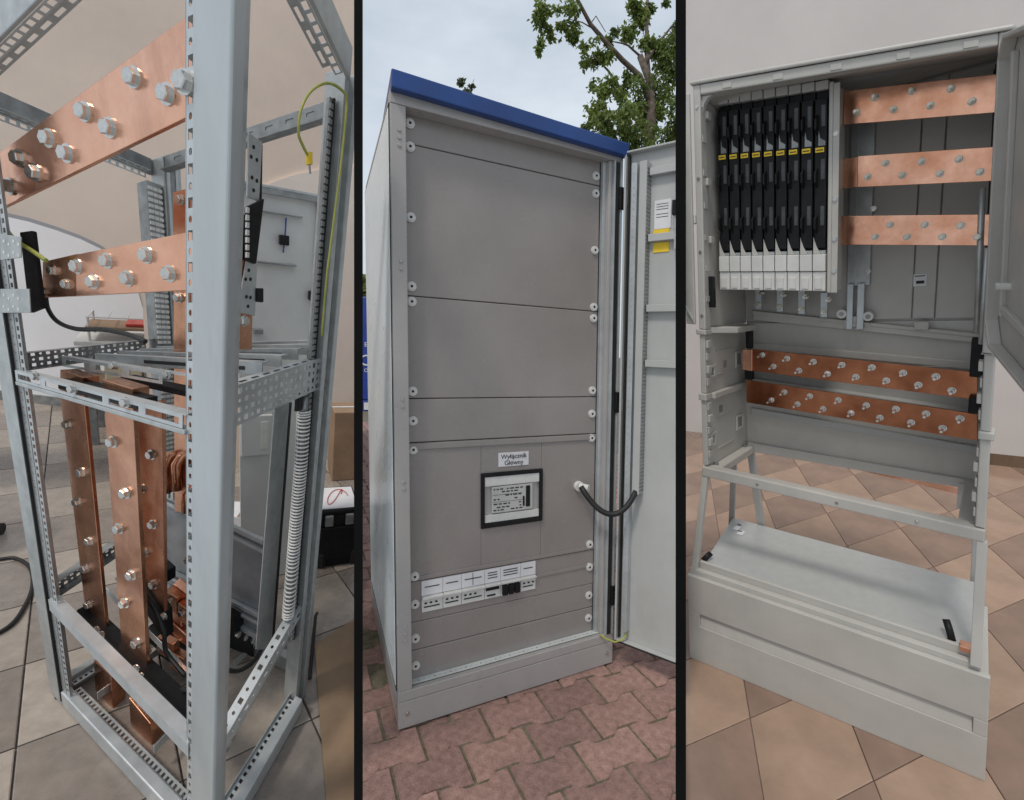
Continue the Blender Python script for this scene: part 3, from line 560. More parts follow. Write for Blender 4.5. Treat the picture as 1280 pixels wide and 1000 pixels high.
for px, py in ((215, 765), (228, 745), (222, 790)): p = A1(px, py, 0, .28); m1().slab([(.28, p[1] + .05, p[2] - .02), (.28, p[1] - .05, p[2] - .045), (.28, p[1] - .05, p[2] + .005), (.28, p[1] + .05, p[2] + .03)], (.03, 0, .01)).build('copper_terminal', 'copper_raw', fr1, .003)
# --- cables
def path(ax, v, pp): 
    P = [np.array(A1(px, py, ax, v)) for px, py in pp]; out = []
    for i in range(len(P) - 1):
        p0, p1, p2, p3 = P[max(0, i - 1)], P[i], P[i + 1], P[min(len(P) - 1, i + 2)]
        for t_ in np.linspace(0, 1, 7)[:-1 if i < len(P) - 2 else None]: out.append(.5 * ((2 * p1) + (-p0 + p2) * t_ + (2 * p0 - 5 * p1 + 4 * p2 - p3) * t_ ** 2 + (-p0 + 3 * p1 - 3 * p2 + p3) * t_ ** 3))
    return out
m1().tube(path(0, .10, ((57, 368), (60, 386), (72, 402), (95, 411), (130, 412), (160, 418), (182, 427))), .0065, 8).build('cable', 'rubber', fr1, smooth=True)
m1().tube(path(0, .055, ((3, 264), (6, 282), (18, 299), (38, 312), (58, 326))), .006, 8).build('earth_wire', 'yg', fr1, smooth=True); m1().tube(path(0, .054, ((0, 252), (3, 264), (5, 280))), .009, 8).build('wire_sleeve', 'rubber', fr1, smooth=True)
ew = m1().tube(path(1, -.02, ((386, 196), (379, 183), (373, 165), (377, 135), (390, 113), (408, 104), (424, 110), (433, 124), (431, 160), (425, 215), (416, 285), (408, 350), (402, 420))), .0032, 8).build('earth_wire', 'yg', fr1, smooth=True)
p = A1(386, 198, 1, -.02); m1().cyl((p[0], p[1], p[2] + .012), (p[0] + .004, p[1], p[2] - .012), .008, 8).build('wire_tag', 'yellow', ew); m1().tube([(p[0] + .004, p[1], p[2] - .012), (p[0] + .010, p[1], p[2] - .03)], .003, 6).build('wire_end', 'galv', ew)
cpp = path(1, .02, ((380, 512), (376, 580), (371, 640), (366, 700), (360, 770))); c0, c1 = cpp[0], cpp[-1]; N_ = 62; hx_ = []
for i in range(N_ * 10 + 1):
    t_ = i / (N_ * 10); k_ = t_ * (len(cpp) - 1); i0 = min(int(k_), len(cpp) - 2); c = cpp[i0] + (cpp[i0 + 1] - cpp[i0]) * (k_ - i0); an = i / 10 * 6.28319; hx_.append(c + np.array((math.cos(an) * .021, math.sin(an) * .021, 0)))
m1().tube(hx_, .0030, 5).build('spiral_wrap', 'white', fr1, smooth=True); m1().tube([c0 + (0, 0, .04)] + cpp + [c1 + (0, 0, -.05)], .013, 8).build('cable', 'steel_dark', fr1, smooth=True)
p = A1(374, 505, 1, .02); m1().box(p[0] - .012, p[0] + .014, .015, .03, p[2] - .02, p[2] + .03).build('clamp', 'black', fr1, .003)
for pp, ax, v in ((((182, 745), (195, 765), (205, 790), (208, 815), (232, 845)), 0, .16), (((180, 842), (200, 858), (225, 862), (240, 862)), 0, .12), (((285, 838), (300, 838), (318, 826), (330, 805)), 1, .2)): m1().tube(path(ax, v, pp), .0075, 8).build('cable', 'rubber', fr1, smooth=True)

# ---------------------------------------------------------------- things standing round the frame
def fw(px, py): return B1.at(px, py, 2, 0, False)
# grey enclosure door leaning upright behind the frame
Ld = 2.35; vv = np.array([-H1[1], H1[0], 0]); 
def wp(px, py, L=Ld): return B1.wallpt(px, py, H1, L)
dl_, dr_ = wp(296, 236), wp(418, 238); ztop = (dl_[2] + dr_[2]) / 2
ed = thing('enclosure_door', 'plain grey steel enclosure door with ribs standing upright behind the frame', 'door', B1.world((*((dl_ + dr_) / 2)[:2], 0), False))
def mf(): return Mesh(B1, False)
ex = (dr_ - dl_); ex[2] = 0; EW = np.linalg.norm(ex); ex /= EW
def ep(s, n, z): c = dl_ + ex * s - H1 * n; return (c[0], c[1], z)
def ebox(s0, s1, n0, n1, z0, z1): return mf().hexa([ep(s0,n0,z0), ep(s1,n0,z0), ep(s1,n1,z0), ep(s0,n1,z0), ep(s0,n0,z1), ep(s1,n0,z1), ep(s1,n1,z1), ep(s0,n1,z1)])
eb = ebox(0, EW, -.012, 0, .004, ztop).build('leaf', 'palegrey', ed, .002); ebox(0, EW, .0003, .028, ztop - .008, ztop + .002).build('top_return', 'galv', ed, .001); ebox(0, EW, .0003, .03, ztop - .03, ztop - .0085).build('seal', 'steel_dark', ed)
def es(px, py): p = wp(px, py); return (p - dl_) @ ex, p[2]
for (xa, ya_, xb, yb_) in ((318, 263, 377, 271), (316, 325, 369, 333), (316, 410, 328, 416)):
    s0, z1 = es(xa, ya_); s1, z0 = es(xb, yb_); ebox(s0, s1, .0003, .03, z0, z1).build('stiffener', 'steel_dark', ed, .002)
s0, _ = es(394, 300); ebox(s0, s0 + .05, .0003, .018, .03, ztop - .035).build('edge_profile', 'galv', ed, .002); mf().tube([ep(s0 + .02, .03, .3), ep(s0 + .02, .03, ztop - .1)], .004, 8).build('locking_rod', 'rubber', ed)
for px, py in ((402, 268), (390, 369), (354, 300)): s1, z1 = es(px, py); ebox(s1 - .018, s1 + .018, .0003, .036, z1 - .02, z1 + .02).build('latch', 'black', ed, .004)
s1, z1 = es(357, 288); mf().tube([ep(s1, .01, z1 + .05), ep(s1 - .004, .02, z1), ep(s1 - .01, .012, z1 - .09)], .003, 6).build('latch_wire', 'truckblue', ed)
s0, z1 = es(316, 518); s1, z0 = es(340, 566); hp = ebox(s0 - .05, s1, .0003, .02, z0, z1).build('handle_plate', 'palegrey', ed, .004); ebox(s1 - .05, s1 - .02, .0205, .024, z0 + .03, z1 - .03).build('grip_slot', 'white', hp, .006)
# white carton on the floor behind the frame
def crate(name, label, cat, px, py, w_, d_, h_, mt, rz=0, lid=None):
    c = fw(px, py); t_ = thing(name, label, cat, B1.world(c, False)); ca, sa = math.cos(rz), math.sin(rz)
    e_ = np.array([ca, sa, 0]); g_ = np.array([-sa, ca, 0])
    def bp(a0, a1, b0, b1, z0, z1): P = lambda a, b, z_: c + e_ * a + g_ * b + np.array((0, 0, z_)); return mf().hexa([P(a0,b0,z0), P(a1,b0,z0), P(a1,b1,z0), P(a0,b1,z0), P(a0,b0,z1), P(a1,b0,z1), P(a1,b1,z1), P(a0,b1,z1)])
    bp(-w_/2, w_/2, -d_/2, d_/2, .002, h_).build('body', mt, t_, .006); return t_, bp
t_, bp = crate('carton', 'small white carton standing behind the steel sheet panel', 'box', 305, 668, .17, .2, .16, 'paper', .5); bp(-.085, .085, -.006, .006, .1602, .1615).build('flap_seam', 'card', t_)
CR = math.atan2(H1[1], H1[0]) - math.pi / 2 - .12
# black tool case with a sheet of paper on its lid
cx = fw(428, 712)
t_, bp = crate('tool_case', 'black hard tool case on wheels standing at the right behind the frame', 'case', 417, 690, .19, .26, .30, 'black', CR)
bp(-.09, .09, -.145, -.1305, .05, .24).build('front_panel', 'black', t_, .008); bp(-.105, .105, -.135, .135, .3005, .335).build('lid', 'black', t_, .01)
for s_ in (-.07, .03): bp(s_, s_ + .04, -.152, -.1355, .25, .31).build('latch', 'steel_dark', t_, .004)
for s_ in (-.098, .058): bp(s_, s_ + .04, -.15, -.05, -.0, .1).build('wheel', 'rubber', t_, .03)
pp = mf(); cc = fw(417, 690); ca, sa = math.cos(CR), math.sin(CR); P3_ = lambda a, b, z_: cc + np.array([ca, sa, 0]) * a + np.array([-sa, ca, 0]) * b + np.array((0, 0, z_))
tag(pp.hexa([P3_(-.09,-.12,.3365), P3_(.09,-.125,.3365), P3_(.095,.11,.3365), P3_(-.085,.12,.3365), P3_(-.09,-.12,.338), P3_(.09,-.125,.338), P3_(.095,.11,.338), P3_(-.085,.12,.338)]).build('paper_sheet', 'paper', origin=tuple(B1.world(cc, False))), 'white paper sheet lying on the lid of the black tool case', 'paper')
wr_path = [P3_(.06 * math.cos(t) * (1 - .05 * t), .08 * math.sin(t * 1.3), .342) for t in np.linspace(0, 7, 40)]
tag(mf().tube(wr_path, .002, 6).build('wire', 'red', smooth=True, origin=tuple(B1.world(P3_(0, 0, .341), False))), 'thin dark red wire curled on the white paper sheet', 'wire')
t_, bp = crate('cardboard_box', 'brown cardboard box standing by the wall right of the frame', 'box', 427, 592, .17, .24, .52, 'card', CR); bp(-.085, .085, -.01, .01, .521, .523).build('tape', 'paper', t_)
# brown board on the floor at the right
bq = [fw(393, 808), fw(444, 775), fw(444, 1010), fw(408, 1010)]; bd_ = mf().poly([p + np.array((0, 0, .004)) for p in bq], (0, 0, .006)).build('cardboard_sheet', 'card', origin=tuple(B1.world(bq[0], False))); tag(bd_, 'flat brown cardboard sheet lying on the tiles right of the frame', 'cardboard')
rp_ = [B1.at(394, 770, 1, -.02), B1.at(397, 785, 1, -.02), fw(387, 852)]; 
tag(mf().tube([fw(396, 778) + np.array((0, 0, .05)), fw(394, 782) + np.array((0, 0, .05)), fw(387, 850) + np.array((0, 0, .006))], .007, 8).build('hooked_rod', 'rubber', smooth=True, origin=tuple(B1.world(fw(390, 810), False))), 'thin black hooked rod lying beside the right foot of the frame', 'rod')
# cable on the floor at the left, castor of a stool
fc = [(-30, 705), (0, 701), (20, 700), (38, 712), (41, 735), (30, 762), (12, 785), (-25, 805)]; P = [fw(*p) + np.array((0, 0, .009)) for p in fc]; out = []
for i in range(len(P) - 1):
    p0, p1, p2, p3 = P[max(0, i - 1)], P[i], P[i + 1], P[min(len(P) - 1, i + 2)]
    for t in np.linspace(0, 1, 8)[:-1]: out.append(.5 * ((2 * p1) + (-p0 + p2) * t + (2 * p0 - 5 * p1 + 4 * p2 - p3) * t * t + (-p0 + 3 * p1 - 3 * p2 + p3) * t ** 3))
tag(mf().tube(out, .008, 8).build('floor_cable', 'rubber', smooth=True, origin=tuple(B1.world(fw(20, 750), False))), 'black cable looped on the floor tiles left of the frame', 'cable')
sc0 = fw(-2, 668); st_ = thing('stool', 'black swivel stool with castors at the left edge of the floor', 'stool', B1.world(sc0 + np.array((-.22, .08, 0)), False)); sc_c = sc0 + np.array((-.22, .08, 0))
for k_ in range(5):
    a_ = -.35 + k_ * 1.2566; e_ = np.array([math.cos(a_), math.sin(a_), 0]); tip = sc_c + e_ * .24; lg = mf().beam(sc_c + np.array((0, 0, .10)), tip + np.array((0, 0, .075)), .03, .025).build('leg', 'black', st_, .004); mf().cyl(tip + np.array((-.01, .012, .03)), tip + np.array((.01, -.012, .03)), .029, 16).build('castor', 'rubber', lg, .003)
mf().cyl(sc_c + np.array((0, 0, .08)), sc_c + np.array((0, 0, .40)), .022, 12).build('column', 'black', st_); mf().cyl(sc_c + np.array((0, 0, .40)), sc_c + np.array((0, 0, .46)), .17, 24).build('seat', 'black', st_, .015)
# workbench with clutter far behind
Lb = 4.35
def bw_(px, py): return B1.wallpt(px, py, H1, Lb)
ta_, tb__ = bw_(92, 432), bw_(196, 424); zt2 = .5 * (ta_[2] + tb__[2]); exb = tb__ - ta_; exb[2] = 0; BWD = np.linalg.norm(exb); exb /= BWD
wb = thing('workbench', 'low steel workbench with a pale top standing against the white wall', 'workbench', B1.world((*((ta_ + tb__) / 2)[:2], 0), False))
def bpnt(a, b, z_): c = ta_ + exb * a + H1 * b; return (c[0], c[1], z_)
def bbox(a0, a1, b0, b1, z0, z1): return mf().hexa([bpnt(a0,b0,z0), bpnt(a1,b0,z0), bpnt(a1,b1,z0), bpnt(a0,b1,z0), bpnt(a0,b0,z1), bpnt(a1,b0,z1), bpnt(a1,b1,z1), bpnt(a0,b1,z1)])
bbox(0, BWD, 0, .5, zt2 - .03, zt2).build('bench_top', 'white', wb, .005)
for a_, b_ in ((.04, .03), (BWD - .09, .03), (.04, .42), (BWD - .09, .42)): bbox(a_, a_ + .045, b_, b_ + .045, .0, zt2 - .031).build('leg', 'steel_dark', wb, .003)
bbox(.06, BWD - .06, .2, .24, .18, .22).build('stretcher', 'steel_dark', wb, .003)
def on_bench(name, label, cat, a0, a1, b0, b1, z0, z1, mt): 
    o = bbox(a0, a1, b0, b1, zt2 + z0, zt2 + z1).build(name, mt, origin=tuple(B1.world(bpnt((a0 + a1) / 2, (b0 + b1) / 2, zt2 + z0), False)), bevel=.006); tag(o, label, cat); return o
rk = thing('wire_rack', 'white wire rack with a wooden board standing on the workbench', 'rack', B1.world(bpnt(.35, .2, zt2), False))
for a_ in (.08, .62):
    for b_ in (.05, .35): mf().cyl(bpnt(a_, b_, zt2 + .001), bpnt(a_, b_, zt2 + .16), .008, 8).build('upright', 'white', rk)
bbox(.06, .64, .03, .37, zt2 + .075, zt2 + .095).build('board', 'card', rk, .004); 
for a_ in np.linspace(.08, .62, 6): mf().cyl(bpnt(a_, .04, zt2 + .16), bpnt(a_, .36, zt2 + .16), .004, 6).build('wire', 'white', rk)
mf().cyl(bpnt(.07, .05, zt2 + .16), bpnt(.63, .05, zt2 + .16), .005, 6).build('wire', 'white', rk)
on_bench('red_tray', 'flat red tray lying on the board of the wire rack', 'tray', .28, .50, .08, .30, .0965, .118, 'red')
zs_ = B1.wallpt(115, 486, H1, Lb)[2]; bbox(.05, BWD - .05, .06, .46, zs_ - .02, zs_).build('lower_shelf', 'fence_wood', wb, .004)
def on_shelf(name, label, cat, a0, a1, b0, b1, h_, mt): o = bbox(a0, a1, b0, b1, zs_ + .001, zs_ + h_).build(name, mt, origin=tuple(B1.world(bpnt((a0 + a1) / 2, (b0 + b1) / 2, zs_), False)), bevel=.012); tag(o, label, cat); return o
on_shelf('paper_sack', 'cream paper sack lying on the lower shelf of the workbench', 'sack', .14, .36, .1, .36, .17, mat('cream_paper', (.70, .60, .42), .8, 0, .1, 6, .6, 20))
on_shelf('small_crate', 'small red plastic crate on the lower shelf of the workbench', 'crate', .42, .58, .1, .34, .13, 'red')
# more of the crowded inside of the rack: rear supports, links and terminals low down
ins(0, .30, ((182, 800), (238, 850), (238, 826), (186, 782)), .05); ins(0, .33, ((176, 700), (206, 730), (206, 716), (178, 690)), .05)
for px, py, w_ in ((196, 800, 20), (212, 818, 18), (205, 742, 16), (222, 758, 14)): cu('copper_link', 0, .26, ((px, py + 16), (px + w_, py + 26), (px + w_, py + 6), (px, py - 4)), .03, 'copper_dark', [(px + 6, py + 8)], BOLT, .8)
for px, py in ((150, 722), (186, 812), (236, 700)): put(BOLT, 'bolt', B1, A1(px, py, 0, .21), fr1, AXX, .8)
a, b = A1(132, 742, 0, .22), A1(240, 850, 0, .22); m1().slab([a, b, np.array(b) + (0, 0, .03), np.array(a) + (0, 0, .03)], (.003, 0, 0)).build('cross_bar', 'galv_light', fr1, .001)
a, b = A1(105, 812, 1, .70), A1(150, 764, 1, .70)
for y_ in (.30, .62): m1().box(.06, .53, y_, y_ + .004, .068, .098).build('cross_bar', 'galv', fr1, .001)
ins(0, .34, ((194, 850), (240, 890), (240, 800), (198, 768)), .08); ins(1, .30, ((292, 812), (318, 822), (316, 775), (292, 760)), .05)  # black breaker body added to make the inside of the rack darker
for i in range(3): p = A1(296 + i * 9, 792 + i * 4, 1, .299); m1().cyl((p[0], .30, p[2]), (p[0], .285, p[2]), .012, 10).build('terminal', 'zinc', fr1, .001)
# ================================================================ the yard: steel cabinet with the blue roof
W2, D2, H2 = .8392, .8416, 2.0
cab = thing('switchgear_cabinet', 'tall grey sheet steel cabinet with blue roof and open door on red paving', 'cabinet', B2.world((W2/2, D2/2, 0)))
X = (1, 0, 0); Y = (0, 1, 0); Z = (0, 0, 1); NY = (0, -1, 0)
AXF = AX(NY); AXF = np.stack([(1, 0, 0), (0, 0, 1), (0, -1, 0)], 1)       # text and screws facing the viewer
def m2(): return Mesh(B2)
pl = m2().box(0, W2, 0, D2, 0, .092).build('plinth', 'paint_frame', cab, .003)
for x in (.028, W2 - .03): put(SCREW, 'screw', B2, (x, -.0005, .05), pl, AXF)
# body shell
bd = m2(); t = .004
bd.box(0, W2, -.001, .02, .0935, .128); bd.box(0, W2, .02, D2, .0935, .110)                      # sill
bd.box(0, .046, 0, .05, .128, 1.956)                                                        # left jamb
bd.box(.786, .80, .012, .05, .128, 1.956); bd.box(.806, W2, -.001, .05, .128, 1.956)
bd.box(0, W2, -.001, .05, 1.9565, 1.998); bd.box(.002, W2, .05, D2, 1.972, 1.996)
bd.box(W2 - .02, W2, .05, D2, .110, 1.972); bd.box(.02, W2 - .02, D2 - .02, D2, .110, 1.972); bd.box(.002, .02, .05, D2, .110, 1.972)
body = bd.build('body', 'paint_frame', cab, .0025)
m2().perf((.046, .021, .1285), X, Y, Z, row(.74, .0185, .028, .003, .0022, 'rsr', 0, 0), .0006).build('sill_strip', 'sill', body)
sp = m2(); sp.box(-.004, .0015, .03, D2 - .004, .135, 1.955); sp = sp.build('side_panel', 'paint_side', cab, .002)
m2().box(-.0022, .0012, .022, D2 - .001, .122, 1.966).build('gasket', 'rubber', sp)
m2().box(-.0045, .001, .022, D2 - .002, .096, .117).build('lower_trim', 'galv_light', sp)
for z0 in (1.84, 1.48, 1.06, .80, .30):
    for k in range(3 if z0 in (1.84, .30) else 2): m2().cyl((.026, .001, z0 + k * .022), (.026, -.0035, z0 + k * .022), .0058, 10).build('rivet', 'paint_frame', body, .0015)
# right jamb profiles
jp = m2(); jp.box(.772, .786, .03, .048, .13, 1.956); jp.box(.800, .806, -.004, .02, .13, 1.956); jp.box(.826, .832, -.010, -.002, .13, 1.956); jp.build('door_seal_profile', 'galv_light', body, .001)
m2().box(.808, .822, -.0055, -.0015, .13, 1.95).build('door_gasket', 'rubber', body)
# blue rain roof
rf = m2(); e = .012
tl_, tr_, bl_, br_ = [B2.at(px, py, 1, -.032)[2] for px, py in ((487, 84), (779, 177), (487, 107), (777, 193))]
rf.hexa([(.0, -.03, bl_), (W2 + .003, -.03, br_), (W2 + .003, D2 + .02, 1.999), (.03, D2 + .02, 1.999), (0, -.034, tl_), (W2 + .003, -.034, tr_), (W2 + .003, D2 + .02, 2.008), (.03, D2 + .02, 2.008)])
roof = rf.build('roof', 'blue', cab, .004)
# front plates, each with its quarter-turn fasteners
zs = [.118, .228, .327, .468, .936, 1.0805, 1.408, 1.873, 1.97]; yp = .05
for i in range(8):
    p = m2(); lo, hi = zs[i] + .0012, zs[i + 1] - .0012; x0, x1 = .047, .7715
    if i == 2:      # device plate with a cut-out
        p.box(x0, .088, yp, yp + .012, lo, hi); p.box(.516, x1, yp, yp + .012, lo, hi); p.box(.088, .516, yp, yp + .012, lo, .355); p.box(.088, .516, yp, yp + .012, .4655, hi)
    elif i == 3:    # breaker cover plate with a window
        p.box(x0, .302, yp, yp + .012, lo, hi); p.box(.538, x1, yp, yp + .012, lo, hi); p.box(.302, .538, yp, yp + .012, lo, .63); p.box(.302, .538, yp, yp + .012, .808, hi)
    else: p.box(x0, x1, yp, yp + .012, lo, hi)
    po = p.build('front_plate', 'paint', cab, .0025)
    if i == 3: m2().box(x0, x1, yp - .006, yp - .0005, hi - .022, hi - .001).build('upper_lip', 'paint', po, .002); m2().box(x0, x1, yp - .004, yp - .0005, lo + .001, lo + .016).build('lower_lip', 'paint', po, .0015)
    if i == 2: m2().box(.522, x1, yp - .004, yp - .0005, .398, .412).build('cover_lip', 'paint', po, .0015)
    if i == 7: continue
def fastener():
    a = Mesh(); a.cyl((0, 0, -.004), (0, 0, .004), .0155, 18); a.cyl((0, 0, .0035), (0, 0, .007), .0115, 18); me = a.mesh('fastener'); me.materials.append(M['white'])
    b = Mesh(); b.box(-.0035, .0035, -.0045, .0045, .006, .0076); mb = b.mesh('fastener_slot'); mb.materials.append(M['black']); return me, mb
fm, fs = fastener()
plates = [o for o in cab.children if o.name.startswith('front_plate')]
for xx, ys in ((513, (155, 184, 272, 358, 377, 489, 526, 562, 721, 756, 799, 833)), (743, (220, 242, 313, 384, 398, 488, 517, 547, 679, 707, 742, 770))):
    for y_ in ys:
        q = B2.at(xx, y_, 1, yp); i = max(0, min(7, sum(1 for z_ in zs[1:] if q[2] > z_)))
        q[0] = .066 if xx < 600 else .752
        f = put(fm, 'fastener', B2, (q[0], yp - .001, q[2]), plates[i], AXF, 1.0)
# slots of the fasteners join the head mesh: one dark key slot each
km = Mesh(); km.cyl((0, 0, .0068), (0, 0, .0074), .0045, 10)
fm2 = fm.copy()
bmx = bmesh.new(); bmx.from_mesh(fm); tmp = km.mesh('k'); n0 = len(bmx.faces); bmx.from_mesh(tmp); bmx.faces.ensure_lookup_table()
for fc in bmx.faces[n0:]: fc.material_index = 1
bmx.to_mesh(fm); bmx.free(); fm.materials.append(M['black'])
# main breaker behind its window
brk = m2().box(.302, .538, yp + .004, yp + .05, .63, .808).build('main_breaker', mat('breaker_face', (.42, .40, .38), .5, 0, .05, 10), cab, .002)
fr = m2(); fo = .012
fr.box(.300, .540, yp - .010, yp - .0005, .618, .634); fr.box(.300, .540, yp - .010, yp - .0005, .802, .816); fr.box(.300, .313, yp - .010, yp - .0005, .634, .802); fr.box(.527, .540, yp - .010, yp - .0005, .634, .802)
fr.build('window_frame', 'black', brk, .002)
m2().box(.313, .527, yp - .006, yp + .004, .767, .801).build('upper_cover', 'white', brk, .002)
m2().box(.313, .527, yp - .005, yp + .004, .636, .664).build('lower_cover', 'white', brk, .002)
tv = m2().box(.340, .500, yp - .006, yp + .004, .668, .764).build('trip_unit', mat('trip_unit_face', (.50, .49, .47), .4, 0, .05, 10), brk, .002)
m2().box(.472, .488, yp - .010, yp - .0062, .680, .758).build('handle_slot', 'black', tv, .001)
m2().box(.460, .466, yp - .009, yp - .0062, .684, .720).build('slider', 'black', tv)
mk = m2(); random.seed(3)
for z0 in (.752, .742, .728, .715, .698, .686, .676):
    x = .346
    while x < .45:
        wd = random.uniform(.004, .016)
        if random.random() < .7: mk.box(x, x + wd, yp - .0066, yp - .0061, z0, z0 + .0045)
        x += wd + .005
mk.box(.343, .458, yp - .0067, yp - .0061, .7335, .7345); mk.box(.343, .458, yp - .0067, yp - .0061, .7075, .7085)
mk.build('printed_marks', 'ink', tv)
lb = m2().box(.366, .484, yp - .0022, yp - .0004, .834, .884).build('paper_label', 'paper', plates[3])
text('Wyłącznik', 'lettering', 'ink', lb, B2, (.425, yp - .0042, .8695), AXF, .0235); text('Główny', 'lettering', 'ink', lb, B2, (.425, yp - .0042, .8465), AXF, .0235)
# modular devices in their cut-out
wid = [.074, .066, .086, .060, .080, .062]; x = .088; nm = 0
for i, wd in enumerate(wid):
    dev = m2().box(x + .0006, x + wd - .0006, yp - .004, yp + .04, .356, .402).build('modular_device', 'white', cab, .0015)
    m2().box(x + .0006, x + wd - .0006, yp - .016, yp + .03, .404, .412).build('front_ridge', 'white', dev, .0015)
    lab = m2().box(x + .0006, x + wd - .0006, yp - .003, yp + .003, .414, .465).build('paper_strip', 'paper', dev)
    ln = m2()
    for zz in ((.441,) if i in (0, 1, 2, 5) else (.449, .440, .430)): ln.box(x + .012, x + wd - .012, yp - .0036, yp - .0031, zz, zz + .0035)
    if i == 2: ln.box(x + .041, x + .043, yp - .0036, yp - .0031, .418, .463)
    ln.build('printed_line', 'ink', dev)
    tg = m2()
    if i == 4:
        for q in range(3): tg.box(x + .006 + q * .024, x + .026 + q * .024, yp - .016, yp - .004, .361, .398)
    elif i == 3: tg.box(x + .004, x + wd - .006, yp - .010, yp - .004, .388, .397); tg.box(x + .008, x + wd - .02, yp - .008, yp - .004, .366, .371)
    else:
        for q in range(3): tg.box(x + .010 + q * .018, x + .018 + q * .018, yp - .008, yp - .004, .385, .390)
        tg.box(x + .008, x + wd - .012, yp - .0062, yp - .004, .372, .376)
    tg.build('toggle', 'black', dev, .001)
    x += wd
# cable gland and cable to the door
q = B2.at(724, 607, 1, yp)
g_ = m2(); g_.cyl((q[0] - .006, yp, q[2]), (q[0] - .006, yp - .016, q[2]), .020, 14); g_.tube([(q[0] - .006, yp - .014, q[2]), (q[0] + .016, yp - .045, q[2] - .002)], .015, 12); gl = g_.build('cable_gland', 'white', cab, .0015)
# the open door: plane from the hinge towards the viewer
hb = np.array([W2 + .012, -.014]); dd = np.array([.46, -.888]); dd /= np.linalg.norm(dd); dn = np.array([-dd[1], dd[0]])    # dn looks away from the opening
dz0, dz1, DW = .112, 1.984, .30
def dp(s, n, z): c = hb + dd * s + dn * n; return (c[0], c[1], z)
def dbox(s0, s1, n0, n1, z0, z1): return m2().hexa([dp(s0,n0,z0), dp(s1,n0,z0), dp(s1,n1,z0), dp(s0,n1,z0), dp(s0,n0,z1), dp(s1,n0,z1), dp(s1,n1,z1), dp(s0,n1,z1)])
# trim the leaf where the partition stands
def door_part(name, material, s0, s1, n0, n1, z0, z1, parent, bevel=.0015): return dbox(s0, s1, n0, n1, z0, z1).build(name, material, parent, bevel)
SL = .285
leaf = door_part('door', 'doorgrey', 0, SL, 0, .003, dz0, dz1, cab)
door_part('top_return', 'doorgrey', 0, SL, -.024, -.0003, dz1 - .006, dz1 + .001, leaf); door_part('bottom_return', 'doorgrey', 0, SL, -.024, -.0003, dz0 - .001, dz0 + .006, leaf)
door_part('hinge_return', 'doorgrey', -.002, .006, -.026, -.0003, dz0, dz1, leaf)
door_part('edge_gasket', 'rubber', .008, .014, -.014, -.0003, dz0 + .01, dz1 - .01, leaf); door_part('bottom_gasket', 'rubber', .0, SL, -.028, -.0245, dz0 - .003, dz0 + .003, leaf)
cells = row(1.78, .025, .016, .0032, .0032, 'r')
bx = m2(); 
ux = np.array([dd[0], dd[1], 0]); un = np.array([dn[0], dn[1], 0])
bx.perf(np.array(dp(.030, -.026, dz0 + .05)), Z, ux, un, cells, .0015); bx.hexa([dp(.046,-.026,dz0+.05), dp(.050,-.026,dz0+.05), dp(.050,-.0005,dz0+.05), dp(.046,-.0005,dz0+.05), dp(.046,-.026,dz1-.05), dp(.050,-.026,dz1-.05), dp(.050,-.0005,dz1-.05), dp(.046,-.0005,dz1-.05)])
bx.build('punched_stiffener', 'galv_light', leaf)
tr = door_part('cable_trunking', 'doorgrey', .064, .092, -.036, -.0005, .725, dz1 - .05, leaf)
tm = m2()
for i in range(86): z0 = .735 + i * .0138; tm.hexa([dp(.0922,-.034,z0), dp(.0945,-.034,z0), dp(.0945,-.002,z0), dp(.0922,-.002,z0), dp(.0922,-.034,z0+.007), dp(.0945,-.034,z0+.007), dp(.0945,-.002,z0+.007), dp(.0922,-.002,z0+.007)])
tmo = tm.build('trunking_teeth', 'steel_dark', tr); 
for z0 in (1.205, 1.405, 1.655, 1.885): door_part('cross_rail', 'doorgrey', .096, SL, -.022, -.0005, z0, z0 + .026, leaf)
lw = door_part('document_pocket', 'paper', .110, .172, -.0035, -.0008, 1.70, 1.80, leaf, 0); door_part('yellow_sticker', 'yellow', .108, .168, -.0035, -.0008, 1.682, 1.699, leaf, 0); door_part('yellow_sticker', 'yellow', .108, .168, -.003, -.0008, 1.618, 1.652, leaf, 0)
pr = m2()
for zz in (1.785, 1.776, 1.767, 1.75, 1.74): pr.hexa([dp(.118,-.0041,zz), dp(.162,-.0041,zz), dp(.162,-.0036,zz), dp(.118,-.0036,zz), dp(.118,-.0041,zz+.002), dp(.162,-.0041,zz+.002), dp(.162,-.0036,zz+.002), dp(.118,-.0036,zz+.002)])
pr.build('printed_line', 'ink', lw)
lr = m2().tube([dp(.196, -.02, 1.62), dp(.196, -.02, 1.95)], .004, 8).build('locking_rod', 'galv_light', leaf); door_part('rod_guide', 'black', .186, .21, -.032, -.0005, 1.735, 1.785, leaf, .002)
for px, py in ((772, 247), (768, 503), (763, 745)):
    q = B2.at(px, py, 1, -.01); zc = q[2]
    h = m2().box(.818, .848, -.016, -.003, zc - .04, zc + .04).build('hinge', 'black', cab, .003); m2().cyl((.842, -.020, zc - .03), (.842, -.020, zc + .03), .007, 10).build('hinge_pin', 'zinc', h)
bpy.context.view_layer.update()
for o in [leaf] + list(leaf.children_recursive): trim(o, 851.5, -1)
